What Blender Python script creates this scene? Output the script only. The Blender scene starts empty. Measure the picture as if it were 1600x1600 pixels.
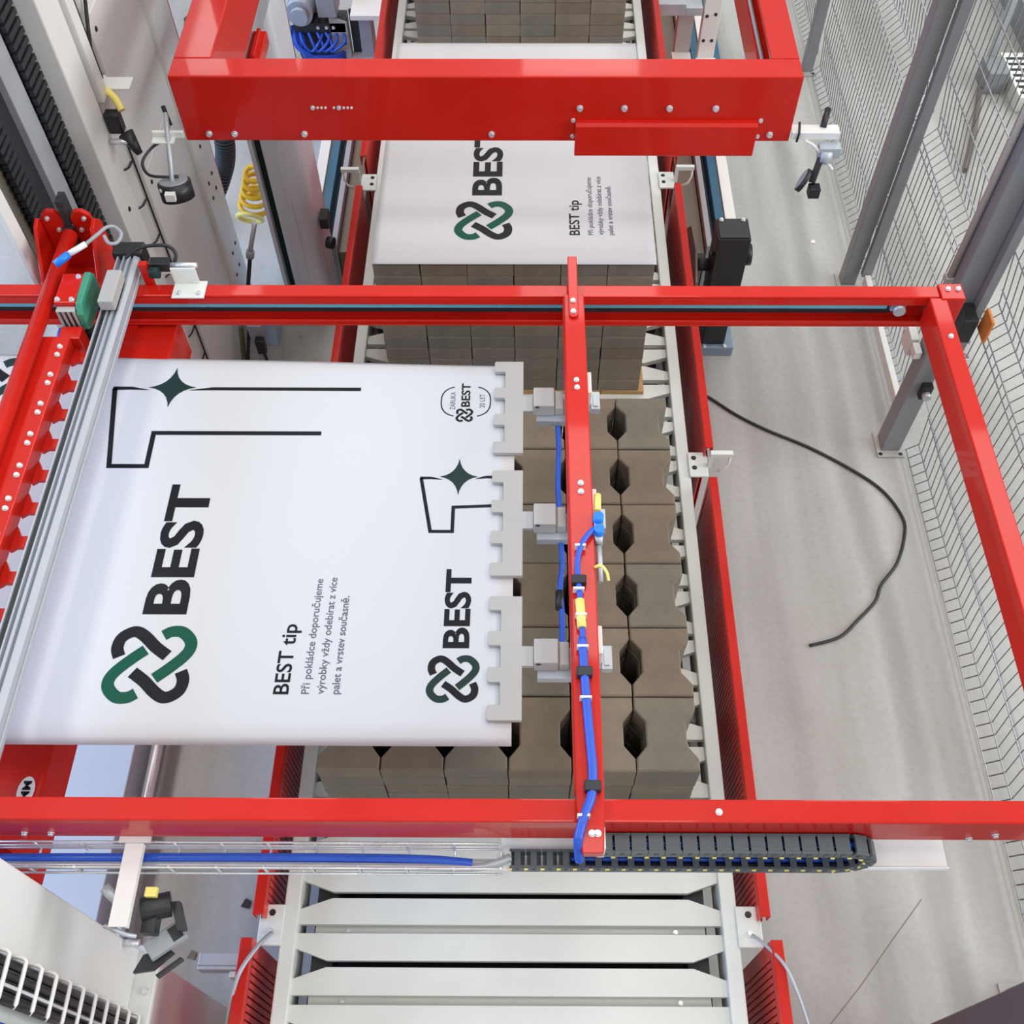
import bpy, bmesh, math, random
from mathutils import Vector, Matrix
random.seed(7)
S = bpy.context.scene
COL = S.collection

# ------------------------------------------------------------------ camera, world, lights, exposure
cam = bpy.data.cameras.new('camera')
cam.sensor_fit = 'HORIZONTAL'; cam.sensor_width = 36.0
cam.lens = 36.0 * 1621.77 / 1600.0
cam.shift_x = -14.5 / 1600.0; cam.shift_y = -1.36 / 1600.0
cam.clip_start = 0.05; cam.clip_end = 200
camo = bpy.data.objects.new('camera', cam); COL.objects.link(camo)
_p, _yaw, _roll = [math.radians(a) for a in (56.3046, 0.43293, -0.18009)]
_f = Vector((0, math.cos(_p), -math.sin(_p)))
_Rz = Matrix.Rotation(_yaw, 3, 'Z')
_f = _Rz @ _f; _r = _Rz @ Vector((1, 0, 0)); _u = _r.cross(_f)
_r2 = math.cos(_roll) * _r + math.sin(_roll) * _u; _u2 = _r2.cross(_f)
camo.matrix_world = Matrix(((_r2.x, _u2.x, -_f.x, 0), (_r2.y, _u2.y, -_f.y, 0), (_r2.z, _u2.z, -_f.z, 3.9), (0, 0, 0, 1)))
S.camera = camo

w = bpy.data.worlds.new('hall_light'); S.world = w; w.use_nodes = True
w.node_tree.nodes['Background'].inputs['Color'].default_value = (0.88, 0.93, 1.0, 1)
w.node_tree.nodes['Background'].inputs['Strength'].default_value = 0.42

def area(name, loc, rot, sx, sy, power, color=(1, 1, 1)):
    l = bpy.data.lights.new(name, 'AREA'); l.shape = 'RECTANGLE'; l.size = sx; l.size_y = sy
    l.energy = power; l.color = color
    o = bpy.data.objects.new(name, l); COL.objects.link(o)
    o.location = loc; o.rotation_euler = rot
    return o
for i, x in enumerate((-6.4, 1.2, 8.8)):
    for j, y in enumerate((-5.0, 2.0, 9.0, 16.0, 23.0)):
        area('hall_lamp', (x, y, 14.0), (0, 0, 0), 2.6, 4.4, 230, (1.0, 0.985, 0.95))
area('hall_fill', (-10.0, 1.0, 4.5), (0, math.radians(-78), 0), 3.5, 12.0, 1300, (0.34, 0.55, 1.0))  # unseen blue fill light, added to tint the left side
area('hall_fill', (0.0, -9.0, 6.0), (math.radians(72), 0, 0), 10.0, 3.0, 130, (0.95, 0.97, 1.0))  # weak unseen fill light added behind the camera
area('hall_fill', (11.0, 0.0, 5.5), (0, math.radians(78), 0), 4.0, 12.0, 1100, (0.93, 0.96, 1.0))  # unseen fill light added to brighten upright faces turned right
S.view_settings.view_transform = 'Standard'; S.view_settings.look = 'None'
S.view_settings.exposure = 0.03; S.view_settings.gamma = 1.0; S.view_settings.use_curve_mapping = False

# ------------------------------------------------------------------ materials
def lin(c):
    return tuple((v / 12.92 if v <= 0.04045 else ((v + 0.055) / 1.055) ** 2.4) for v in [k / 255.0 for k in c])
def mat(name, rgb, rough=0.5, metal=0.0, vary=0.06, scale=6.0, bump=0.0, bscale=60.0, coat=0.0, spec=0.5, rvary=0.1, stretch=None):
    m = bpy.data.materials.new(name); m.use_nodes = True
    nt = m.node_tree; b = nt.nodes['Principled BSDF']
    c = lin(rgb)
    b.inputs['Metallic'].default_value = metal
    b.inputs['Specular IOR Level'].default_value = spec
    if coat:
        b.inputs['Coat Weight'].default_value = coat; b.inputs['Coat Roughness'].default_value = 0.05
    tc = nt.nodes.new('ShaderNodeTexCoord')
    vec = tc.outputs['Object']
    if stretch:
        mp = nt.nodes.new('ShaderNodeMapping'); mp.inputs['Scale'].default_value = stretch
        nt.links.new(vec, mp.inputs['Vector']); vec = mp.outputs['Vector']
    n = nt.nodes.new('ShaderNodeTexNoise'); n.inputs['Scale'].default_value = scale; n.inputs['Detail'].default_value = 4
    nt.links.new(vec, n.inputs['Vector'])
    mr = nt.nodes.new('ShaderNodeMapRange')
    mr.inputs['From Min'].default_value = 0.3; mr.inputs['From Max'].default_value = 0.7
    mr.inputs['To Min'].default_value = 1 - vary; mr.inputs['To Max'].default_value = 1 + vary
    nt.links.new(n.outputs['Fac'], mr.inputs['Value'])
    mx = nt.nodes.new('ShaderNodeVectorMath'); mx.operation = 'SCALE'
    mx.inputs[0].default_value = c
    nt.links.new(mr.outputs['Result'], mx.inputs['Scale'])
    nt.links.new(mx.outputs['Vector'], b.inputs['Base Color'])
    r = nt.nodes.new('ShaderNodeMapRange')
    r.inputs['From Min'].default_value = 0.3; r.inputs['From Max'].default_value = 0.7
    r.inputs['To Min'].default_value = max(0.03, rough - rvary); r.inputs['To Max'].default_value = min(1, rough + rvary)
    nt.links.new(n.outputs['Fac'], r.inputs['Value']); nt.links.new(r.outputs['Result'], b.inputs['Roughness'])
    if bump:
        n2 = nt.nodes.new('ShaderNodeTexNoise'); n2.inputs['Scale'].default_value = bscale; n2.inputs['Detail'].default_value = 5
        nt.links.new(vec, n2.inputs['Vector'])
        bp = nt.nodes.new('ShaderNodeBump'); bp.inputs['Strength'].default_value = bump; bp.inputs['Distance'].default_value = 0.004
        nt.links.new(n2.outputs['Fac'], bp.inputs['Height']); nt.links.new(bp.outputs['Normal'], b.inputs['Normal'])
    return m

M = {}
M['red'] = mat('red_paint', (196, 28, 14), 0.36, 0, 0.05, 4, 0.16, 5, 0.32, spec=0.22, rvary=0.1)
M['darkred'] = mat('red_guard_paint', (226, 76, 66), 0.4, 0, 0.08, 5)
M['cream'] = mat('cream_paint', (222, 223, 218), 0.38, 0, 0.05, 2.2, spec=0.4)
M['white'] = mat('white_paint', (222, 224, 218), 0.4, 0, 0.03, 5)
M['slat'] = mat('slat_paint', (214, 213, 205), 0.36, 0, 0.05, 5)
M['grey'] = mat('grey_paint', (150, 154, 158), 0.42, 0, 0.05, 5)
M['comb'] = mat('light_grey_paint', (170, 167, 162), 0.42, 0, 0.04, 5)
M['post'] = mat('dark_grey_post_paint', (130, 134, 137), 0.42, 0, 0.05, 4)
M['wire'] = mat('fence_wire_paint', (120, 126, 124), 0.45, 0.3, 0.05, 5)
M['alu'] = mat('anodised_aluminium', (222, 226, 232), 0.4, 0.1, 0.03, 3, rvary=0.03)
M['steel'] = mat('bright_zinc', (222, 223, 225), 0.3, 0.55, 0.05, 20)
M['galv'] = mat('galvanised_steel', (178, 184, 188), 0.4, 0.35, 0.07, 12)
M['black'] = mat('black_plastic', (30, 32, 34), 0.42, 0, 0.1, 10)
M['chain'] = mat('black_chain_steel', (56, 58, 62), 0.45, 0.4, 0.25, 60, 0.6, 80)
M['darkslot'] = mat('dark_recess_steel', (44, 46, 50), 0.5, 0.2, 0.1, 10)
M['brown'] = mat('oiled_steel', (112, 106, 94), 0.5, 0.2, 0.1, 3)
M['teal'] = mat('teal_blue_paint', (36, 92, 118), 0.42, 0, 0.06, 4)
M['tealrail'] = mat('teal_guide_rail', (112, 186, 204), 0.3, 0.2, 0.05, 8)
M['green'] = mat('green_flange_paint', (60, 140, 112), 0.4, 0, 0.05, 8)
M['blue'] = mat('blue_hose', (36, 84, 190), 0.32, 0, 0.06, 10)
M['bluecon'] = mat('blue_connector', (10, 120, 215), 0.35, 0, 0.04, 10)
M['yellow'] = mat('yellow_hose', (232, 186, 28), 0.4, 0, 0.05, 10)
M['paley'] = mat('pale_yellow_sleeve', (236, 220, 120), 0.4, 0, 0.05, 10)
M['orange'] = mat('orange_plastic', (212, 130, 60), 0.45, 0, 0.05, 10)
M['wood'] = mat('pale_board_wood', (178, 140, 92), 0.7, 0, 0.15, 14, 0.2, 60, stretch=(1, 12, 6))
M['motor'] = mat('gearmotor_grey', (166, 172, 180), 0.4, 0.2, 0.06, 10)
M['conc1'] = mat('paver_concrete', (131, 119, 103), 0.88, 0, 0.1, 16, 0.5, 240, spec=0.25)
M['conc2'] = mat('paver_concrete_warm', (124, 111, 95), 0.88, 0, 0.1, 16, 0.5, 240, spec=0.25)
M['conc3'] = mat('paver_concrete_grey', (121, 114, 101), 0.88, 0, 0.1, 16, 0.5, 240, spec=0.25)
M['film'] = mat('white_film', (200, 200, 201), 0.62, 0, 0.012, 1.5, 0.05, 5, spec=0.2)
M['inkb'] = mat('black_ink', (24, 25, 31), 0.4, 0, 0.05, 10, spec=0.15)
M['inkg'] = mat('green_ink', (14, 78, 60), 0.4, 0, 0.05, 10, spec=0.15)
M['inkd'] = mat('dark_green_ink', (32, 52, 50), 0.4, 0, 0.05, 10, spec=0.15)
M['inks'] = mat('slate_ink', (92, 97, 110), 0.4, 0, 0.05, 10, spec=0.15)
M['weld'] = mat('white_sticker', (226, 222, 218), 0.5, 0, 0.02, 10)

def floor_material():
    m = bpy.data.materials.new('polished_concrete'); m.use_nodes = True
    nt = m.node_tree; b = nt.nodes['Principled BSDF']; L = nt.links
    tc = nt.nodes.new('ShaderNodeTexCoord')
    def noise(scale, detail, stretch=None):
        v = tc.outputs['Object']
        if stretch:
            mp = nt.nodes.new('ShaderNodeMapping'); mp.inputs['Scale'].default_value = stretch
            L.new(v, mp.inputs['Vector']); v = mp.outputs['Vector']
        n = nt.nodes.new('ShaderNodeTexNoise'); n.inputs['Scale'].default_value = scale; n.inputs['Detail'].default_value = detail
        L.new(v, n.inputs['Vector']); return n.outputs['Fac']
    def ramp(src, a, bb, ca, cb):
        r = nt.nodes.new('ShaderNodeValToRGB'); r.color_ramp.elements[0].position = a; r.color_ramp.elements[1].position = bb
        r.color_ramp.elements[0].color = (*lin(ca), 1); r.color_ramp.elements[1].color = (*lin(cb), 1)
        L.new(src, r.inputs['Fac']); return r.outputs['Color']
    def mul(a, bcol, fac=1.0):
        x = nt.nodes.new('ShaderNodeMixRGB'); x.blend_type = 'MULTIPLY'; x.inputs['Fac'].default_value = fac
        L.new(a, x.inputs['Color1']); L.new(bcol, x.inputs['Color2']); return x.outputs['Color']
    base = ramp(noise(0.8, 3), 0.3, 0.7, (164, 163, 158), (184, 186, 183))
    c = mul(base, ramp(noise(1.6, 5, (2.2, 0.25, 1)), 0.3, 0.62, (214, 212, 208), (255, 255, 255)))
    c = mul(c, ramp(noise(40, 4), 0.3, 0.6, (247, 246, 245), (255, 255, 255)))
    # worn tyre track running along the aisle: a stain of its own
    sx = nt.nodes.new('ShaderNodeSeparateXYZ'); L.new(tc.outputs['Object'], sx.inputs['Vector'])
    wob = nt.nodes.new('ShaderNodeMath'); wob.operation = 'MULTIPLY_ADD'
    L.new(noise(0.8, 3), wob.inputs[0]); wob.inputs[1].default_value = 0.16; L.new(sx.outputs['X'], wob.inputs[2])
    d = nt.nodes.new('ShaderNodeMath'); d.operation = 'SUBTRACT'; L.new(wob.outputs[0], d.inputs[0]); d.inputs[1].default_value = 1.59
    ab = nt.nodes.new('ShaderNodeMath'); ab.operation = 'ABSOLUTE'; L.new(d.outputs[0], ab.inputs[0])
    tr = nt.nodes.new('ShaderNodeMapRange'); tr.interpolation_type = 'SMOOTHSTEP'
    tr.inputs['From Min'].default_value = 0.015; tr.inputs['From Max'].default_value = 0.085
    tr.inputs['To Min'].default_value = 0.74; tr.inputs['To Max'].default_value = 1.0
    L.new(ab.outputs[0], tr.inputs['Value'])
    x = nt.nodes.new('ShaderNodeVectorMath'); x.operation = 'SCALE'
    L.new(c, x.inputs[0]); L.new(tr.outputs['Result'], x.inputs['Scale'])
    L.new(x.outputs['Vector'], b.inputs['Base Color'])
    r = nt.nodes.new('ShaderNodeMapRange'); r.inputs['To Min'].default_value = 0.32; r.inputs['To Max'].default_value = 0.6
    L.new(noise(3, 4), r.inputs['Value']); L.new(r.outputs['Result'], b.inputs['Roughness'])
    bp = nt.nodes.new('ShaderNodeBump'); bp.inputs['Strength'].default_value = 0.03; bp.inputs['Distance'].default_value = 0.003
    L.new(noise(90, 4), bp.inputs['Height']); L.new(bp.outputs['Normal'], b.inputs['Normal'])
    return m
M['floor'] = floor_material()

# ------------------------------------------------------------------ helpers
class MB:
    def __init__(self): self.bm = bmesh.new()
    def _hex(self, pts):
        v = [self.bm.verts.new(p) for p in pts]
        for f in ((0, 3, 2, 1), (4, 5, 6, 7), (0, 1, 5, 4), (1, 2, 6, 5), (2, 3, 7, 6), (3, 0, 4, 7)):
            self.bm.faces.new([v[i] for i in f])
        return self
    def box(self, x0, x1, y0, y1, z0, z1):
        return self._hex([(x0, y0, z0), (x1, y0, z0), (x1, y1, z0), (x0, y1, z0), (x0, y0, z1), (x1, y0, z1), (x1, y1, z1), (x0, y1, z1)])
    def bar(self, p0, p1, wd, ht, up=(0, 0, 1)):
        p0 = Vector(p0); p1 = Vector(p1); d = (p1 - p0).normalized(); u = Vector(up)
        if abs(d.dot(u)) > 0.98: u = Vector((0, 1, 0))
        s = d.cross(u).normalized(); u = s.cross(d).normalized(); a = s * wd / 2; c = u * ht / 2
        return self._hex([p0 - a - c, p0 + a - c, p1 + a - c, p1 - a - c, p0 - a + c, p0 + a + c, p1 + a + c, p1 - a + c])
    def cyl(self, p0, p1, r, n=12, r1=None):
        p0 = Vector(p0); p1 = Vector(p1); d = (p1 - p0).normalized()
        u = Vector((0, 0, 1)) if abs(d.z) < 0.9 else Vector((1, 0, 0))
        s = d.cross(u).normalized(); u = s.cross(d)
        r1 = r if r1 is None else r1
        A = []; B = []
        for i in range(n):
            t = 2 * math.pi * i / n; k = s * math.cos(t) + u * math.sin(t)
            A.append(self.bm.verts.new(p0 + k * r)); B.append(self.bm.verts.new(p1 + k * r1))
        for i in range(n):
            j = (i + 1) % n; f = self.bm.faces.new((A[i], A[j], B[j], B[i])); f.smooth = True
        self.bm.faces.new(A[::-1]); self.bm.faces.new(B)
        return self
    def tube(self, pts, r, n=8, closed=False):
        pts = [Vector(p) for p in pts]; N = len(pts); rings = []
        prev = None
        for i, p in enumerate(pts):
            if closed: d = pts[(i + 1) % N] - pts[i - 1]
            else: d = pts[min(i + 1, N - 1)] - pts[max(i - 1, 0)]
            d.normalize()
            u = prev if prev is not None else (Vector((0, 0, 1)) if abs(d.z) < 0.9 else Vector((1, 0, 0)))
            u = u - d * u.dot(d)
            if u.length < 1e-4: u = d.orthogonal()
            u.normalize(); s = d.cross(u); prev = u
            rings.append([self.bm.verts.new(p + (u * math.cos(2 * math.pi * k / n) + s * math.sin(2 * math.pi * k / n)) * r) for k in range(n)])
        for i in range(N if closed else N - 1):
            a = rings[i]; b = rings[(i + 1) % N]
            for k in range(n):
                f = self.bm.faces.new((a[k], a[(k + 1) % n], b[(k + 1) % n], b[k])); f.smooth = True
        if not closed:
            self.bm.faces.new(rings[0][::-1]); self.bm.faces.new(rings[-1])
        return self
    def prism(self, poly, a0, a1, axis='z', top_inset=0.0):
        """poly: 2-D outline; axis z: (x,y) extruded in z; axis x: (y,z) extruded in x; axis y: (x,z) extruded in y"""
        def P(q, a):
            return {'z': (q[0], q[1], a), 'x': (a, q[0], q[1]), 'y': (q[0], a, q[1])}[axis]
        A = [self.bm.verts.new(P(q, a0)) for q in poly]; B = [self.bm.verts.new(P(q, a1)) for q in poly]
        n = len(poly)
        for i in range(n):
            self.bm.faces.new((A[i], A[(i + 1) % n], B[(i + 1) % n], B[i]))
        self.bm.faces.new(A[::-1]); self.bm.faces.new(B)
        return self
    def ring(self, c, rmaj, rmin, normal=(0, 0, 1), n=24, m=8):
        c = Vector(c); d = Vector(normal).normalized(); u = d.orthogonal().normalized(); s = d.cross(u)
        return self.tube([c + (u * math.cos(2 * math.pi * i / n) + s * math.sin(2 * math.pi * i / n)) * rmaj for i in range(n)], rmin, m, True)
    def flat(self, poly, z):
        f = self.bm.faces.new([self.bm.verts.new((p[0], p[1], z)) for p in poly])
        return self
    def strip(self, pts, wd, z, closed=False):
        n = len(pts); L = []; R = []
        for i in range(n):
            if closed: a = pts[i - 1]; b = pts[(i + 1) % n]
            else: a = pts[max(i - 1, 0)]; b = pts[min(i + 1, n - 1)]
            p = Vector(pts[i]); q0 = Vector(a); q1 = Vector(b)
            d0 = (p - q0).normalized() if (p - q0).length > 1e-9 else (q1 - p).normalized()
            d1 = (q1 - p).normalized() if (q1 - p).length > 1e-9 else d0
            t = (d0 + d1)
            t = t.normalized() if t.length > 1e-6 else d0
            nrm = Vector((-t.y, t.x)); k = 1.0 / max(0.4, nrm.dot(Vector((-d0.y, d0.x))))
            L.append(self.bm.verts.new((p.x + nrm.x * wd / 2 * k, p.y + nrm.y * wd / 2 * k, z)))
            R.append(self.bm.verts.new((p.x - nrm.x * wd / 2 * k, p.y - nrm.y * wd / 2 * k, z)))
        for i in range(n if closed else n - 1):
            j = (i + 1) % n
            self.bm.faces.new((R[i], R[j], L[j], L[i]))
        return self
    def mesh(self, name, fix=True):
        if fix: bmesh.ops.recalc_face_normals(self.bm, faces=self.bm.faces)
        me = bpy.data.meshes.new(name); self.bm.to_mesh(me); self.bm.free()
        return me

def put(name, me, m=None, parent=None, bevel=0.0):
    if isinstance(me, MB): me = me.mesh(name)
    if m is not None and not me.materials: me.materials.append(m)
    o = bpy.data.objects.new(name, me); COL.objects.link(o)
    if parent is not None:
        o.parent = parent
        off = Vector((0, 0, 0)); q = parent
        while q is not None: off += q.location; q = q.parent
        o.location = -off
    if bevel:
        b = o.modifiers.new('bevel', 'BEVEL'); b.width = bevel; b.segments = 2; b.limit_method = 'ANGLE'; b.angle_limit = math.radians(40)
    return o
def tag(o, label, cat, group=None, kind=None):
    if label: o['label'] = label
    if cat: o['category'] = cat
    if group: o['group'] = group
    if kind: o['kind'] = kind
    return o
def thing(name, label, cat, loc=(0, 0, 0), group=None):
    o = bpy.data.objects.new(name, None); o.empty_display_size = 0.1; COL.objects.link(o); o.location = loc
    return tag(o, label, cat, group)
def at(parent):
    off = Vector((0, 0, 0)); q = parent
    while q is not None: off += q.location; q = q.parent
    return off
def share(name, me, parent, loc, rot=(0, 0, 0), m=None):
    """another piece that shares mesh data; loc in world space"""
    if m is not None and not me.materials: me.materials.append(m)
    o = bpy.data.objects.new(name, me); COL.objects.link(o); o.parent = parent
    o.location = Vector(loc) - at(parent); o.rotation_euler = rot
    return o
def crom(pts, k=6):
    out = []; n = len(pts); P = [Vector(p) for p in pts]
    for i in range(n - 1):
        a = P[max(i - 1, 0)]; b = P[i]; c = P[i + 1]; d = P[min(i + 2, n - 1)]
        for j in range(k):
            t = j / k
            out.append(0.5 * ((2 * b) + (c - a) * t + (2 * a - 5 * b + 4 * c - d) * t * t + (3 * b - 3 * c + d - a) * t ** 3))
    out.append(P[-1]); return out
# shared small hardware, built once
def bolt_mesh(r, h):
    mb = MB(); mb.cyl((0, 0, 0), (0, 0, h * 0.35), r * 1.25, 12); mb.cyl((0, 0, h * 0.35), (0, 0, h), r, 6)
    return mb.mesh('bolt')
BOLT = bolt_mesh(0.0058, 0.007); BOLT.materials.append(M['steel'])
BOLTB = bolt_mesh(0.0082, 0.010); BOLTB.materials.append(M['steel'])
BOLTD = bolt_mesh(0.0075, 0.004); BOLTD.materials.append(M['black'])
UP = (0, 0, 0); FRONT = (math.radians(90), 0, 0); RIGHT = (0, math.radians(90), 0)
ORD = ['first', 'second', 'third', 'fourth', 'fifth', 'sixth', 'seventh', 'eighth', 'ninth', 'tenth', 'eleventh', 'twelfth']

# ------------------------------------------------------------------ setting: floor
fl = put('floor', MB().box(-9, 9, -3, 16, -0.12, 0.0), M['floor']); fl['kind'] = 'structure'
fl['label'] = 'pale grey polished concrete hall floor'
put('expansion_joint', MB().box(1.94, 1.948, -3, 16, -0.001, 0.0012), M['grey'], fl)
put('crack', MB().strip([(0.92, 0.39), (1.041, 0.511), (1.165, 0.632), (1.29, 0.768), (1.435, 0.921)], 0.003, 0.0008), M['brown'], fl)

# ------------------------------------------------------------------ slat conveyor
cv = thing('slat_conveyor', 'long cream slat conveyor running away under the stacks of paving blocks', 'conveyor', (-0.04, 0.3, 0))
ZS = 0.81
def slat_mesh(flip):
    # x across, y 0..w ; chamfered corners on one long side
    w0, c, cy = 0.071, 0.088, 0.03
    x0, x1 = -0.597, 0.597
    if not flip: poly = [(x0 + c, 0), (x1 - c, 0), (x1, cy), (x1, w0), (x0, w0), (x0, cy)]
    else: poly = [(x0, 0), (x1, 0), (x1, w0 - cy), (x1 - c, w0), (x0 + c, w0), (x0, w0 - cy)]
    mb = MB(); mb.prism(poly, -0.022, 0.0)
    me = mb.mesh('slat'); me.materials.append(M['slat'])
    return me
SA, SB = slat_mesh(False), slat_mesh(True)
n = 0
y = 0.445 - 0.184 * 4
while y < 6.9:
    share('slat', SA, cv, (-0.04, y - 0.071 + 0.0005, ZS))        # chamfers on its near side
    share('slat', SB, cv, (-0.04, y - 0.071 - 0.0165 - 0.0715, ZS))  # chamfers on its far side
    n += 1
    y += 0.184
mb = MB(); y = 0.445 - 0.184 * 4
while y < 6.9:
    mb.box(-0.595, 0.515, y - 0.002, y + 0.030, ZS - 0.042, ZS - 0.034); y += 0.184
put('carrier_plate', mb, M['slat'], cv)['kind'] = 'stuff'
y = 0.445 - 0.184
for k in range(3):
    for sx in (-0.50, 0.43): share('bolt', BOLT, cv, (sx, y + 0.184 * k + 0.014, ZS - 0.034))
for sx in (-1, 1):
    c = -0.04 + sx * 0.618
    put('side_rail', MB().box(c - 0.022, c + 0.022, -0.4, 6.9, 0.70, 0.835), M['white'], cv, 0.004)
    put('chain_track', MB().box(-0.04 + sx * 0.53 - 0.03, -0.04 + sx * 0.53 + 0.03, -0.4, 6.9, 0.66, 0.765), M['darkslot'], cv)
    for y in (0.15, 1.35, 3.1, 5.8):
        put('leg', MB().box(c - 0.035, c + 0.035, y - 0.04, y + 0.04, 0, 0.70).box(c - 0.07, c + 0.07, y - 0.08, y + 0.08, 0, 0.012), M['cream'], cv)
put('dark_gap_sheet', MB().box(-0.62, 0.54, -0.4, 6.9, 0.60, 0.615), M['darkslot'], cv)  # dark sheet added to give the slat gaps their shade

# red slotted side guards, one per bay and side
def guard(label, sx, xf, y0, y1, zt, zb, fw):
    t = thing('side_guard', label, 'guard', (xf, y0, zb), 'red slotted guards along the conveyor')
    s = sx
    put('top_flange', MB().box(min(xf, xf + s * fw), max(xf, xf + s * fw), y0, y1, zt - 0.006, zt).box(min(xf + s * fw, xf + s * (fw - 0.005)), max(xf + s * fw, xf + s * (fw - 0.005)), y0, y1, zt - 0.05, zt - 0.0055), M['red'], t, 0.002)
    mb = MB(); y = y0 + 0.03
    while y < y1 - 0.03:
        mb.box(min(xf, xf + s * 0.004), max(xf, xf + s * 0.004), y, y + 0.0138, zb + 0.06, zt - 0.03); y += 0.019
    o = put('slotted_sheet', mb, M['darkred'], t); o['kind'] = 'stuff'
    put('sheet_border', MB().box(min(xf, xf + s * 0.005), max(xf, xf + s * 0.005), y0, y1, zt - 0.034, zt - 0.0065).box(min(xf, xf + s * 0.005), max(xf, xf + s * 0.005), y0, y1, zb, zb + 0.062)
        .box(min(xf, xf + s * 0.005), max(xf, xf + s * 0.005), y0, y0 + 0.03, zb + 0.063, zt - 0.035).box(min(xf, xf + s * 0.005), max(xf, xf + s * 0.005), y1 - 0.03, y1, zb + 0.063, zt - 0.035), M['darkred'], t)
    put('backing_sheet', MB().box(min(xf + s * 0.014, xf + s * 0.016), max(xf + s * 0.014, xf + s * 0.016), y0, y1, zb, zt - 0.05), M['darkred'], t)
    return t
guard('red slotted guard right of the conveyor, nearest the camera', 1, 0.672, -0.5, 0.60, 0.90, 0.30, 0.032)
guard('red slotted guard right of the uncovered block stack', 1, 0.65, 0.66, 2.15, 0.90, 0.30, 0.03)
guard('red slotted guard right of the sheet-covered block stack', 1, 0.65, 2.28, 3.74, 0.90, 0.30, 0.03)
guard('red slotted guard far right, past the red top frame', 1, 0.65, 3.92, 6.9, 0.90, 0.30, 0.03)
guard('red slotted guard left of the conveyor, nearest the camera', -1, -0.742, -0.5, 0.60, 0.90, 0.30, 0.032)
guard('red slotted guard left of the uncovered block stack', -1, -0.722, 0.66, 2.15, 0.90, 0.30, 0.03)
guard('red slotted guard left of the sheet-covered block stack', -1, -0.722, 2.28, 3.72, 0.90, 0.30, 0.03)
guard('red slotted guard far left, past the red top frame', -1, -0.722, 3.92, 6.9, 0.90, 0.30, 0.03)

# white brackets on the rails
def bracket(label, sx, y, rod):
    c = -0.04 + sx * 0.618
    t = thing('rail_bracket', label, 'bracket', (c, y, 0.83), 'white brackets on the conveyor rails')
    x0, x1 = sorted((c + sx * 0.015, c + sx * 0.085))
    pl = put('plate', MB().box(x0, x1, y - 0.055, y + 0.055, 0.836, 0.846), M['white'], t, 0.004)
    for dy in (-0.022, 0.022):
        if rod: share('bolt_hole', BOLTD, pl, (c + sx * 0.036, y + dy + 0.006, 0.8455))
    if rod:
        put('stop_rod', MB().box(*sorted((c + sx * 0.085, c + sx * 0.165)), y - 0.014, y + 0.004, 0.905, 0.923).box(*sorted((c + sx * 0.083, c + sx * 0.097)), y - 0.014, y + 0.004, 0.84, 0.904), M['white'], t)
        mb = MB()
        mb.tube([(c + sx * 0.158, y - 0.005, 0.905), (c + sx * 0.157, y - 0.012, 0.87), (c + sx * 0.145, y - 0.016, 0.84), (c + sx * 0.12, y - 0.016, 0.825)], 0.005)
        put('hook', mb, M['white'], t)
    else:
        share('bolt_hole', BOLTD, pl, (c + sx * 0.05, y + 0.032, 0.8455))
        share('bolt', BOLTB, pl, (c + sx * 0.05, y - 0.02, 0.846))
    return t
bracket('white bracket with a hooked rod, right rail beside the uncovered stack', 1, 2.245, True)
bracket('white bracket with a hooked rod, right rail beside the covered stack', 1, 3.83, True)
bracket('white bracket with a hooked rod, left rail beside the covered stack', -1, 3.81, True)
bracket('white bolted bracket on right rail at the front guard joint', 1, 0.645, False)
bracket('white bolted bracket on left rail at the front guard joint', -1, 0.645, False)
tag(put('chain', MB().tube(crom([(-0.70, 0.62, 0.86), (-0.722, 0.58, 0.90), (-0.76, 0.5, 0.92), (-0.79, 0.4, 0.85), (-0.80, 0.33, 0.78)]), 0.006, 6), M['galv']), 'thin silver safety chain hanging from the left front rail bracket', 'chain')
tag(put('cable', MB().tube(crom([(0.63, 0.62, 0.86), (0.66, 0.59, 0.88), (0.70, 0.53, 0.91), (0.73, 0.45, 0.90), (0.76, 0.36, 0.86), (0.80, 0.28, 0.80)]), 0.005, 6), M['galv']), 'thin grey cord hanging from the right front rail bracket', 'cord')

# ------------------------------------------------------------------ paving blocks
CW, RW, LH = 0.166, 0.2085, 0.059
XC0 = -0.541
def block_mesh(name, low=False):
    w0, d0, h = CW - 0.003, RW - 0.0035, LH - 0.0015
    nt_, a, b = 0.028, 0.033, 0.068           # notch depth, half length of its floor, half length at the edge
    hx, hy = w0 / 2, d0 / 2
    out = [(-hx, -hy), (hx, -hy), (hx, -b), (hx - nt_, -a), (hx - nt_, a), (hx, b), (hx, hy), (-hx, hy), (-hx, b), (-hx + nt_, a), (-hx + nt_, -a), (-hx, -b)]
    bm = bmesh.new(); c = 0.004
    def inset(k):
        return [(x - math.copysign(k, x), y - math.copysign(k, y) if abs(y) > hy - 1e-6 else y) for x, y in out]
    L0 = [bm.verts.new((x, y, 0)) for x, y in out]
    L1 = [bm.verts.new((x, y, h - c)) for x, y in out]
    L2 = [bm.verts.new((x, y, h)) for x, y in inset(c)]
    k = len(out)
    for A, B in ((L0, L1), (L1, L2)):
        for i in range(k): bm.faces.new((A[i], A[(i + 1) % k], B[(i + 1) % k], B[i]))
    bm.faces.new(L2); bm.faces.new(L0[::-1])
    bmesh.ops.recalc_face_normals(bm, faces=bm.faces)
    me = bpy.data.meshes.new(name); bm.to_mesh(me); bm.free()
    return me
BLK = []
for i, mm in enumerate(('conc1', 'conc2', 'conc3')):
    me = block_mesh('paving_block'); me.materials.append(M[mm]); BLK.append(me)
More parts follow.
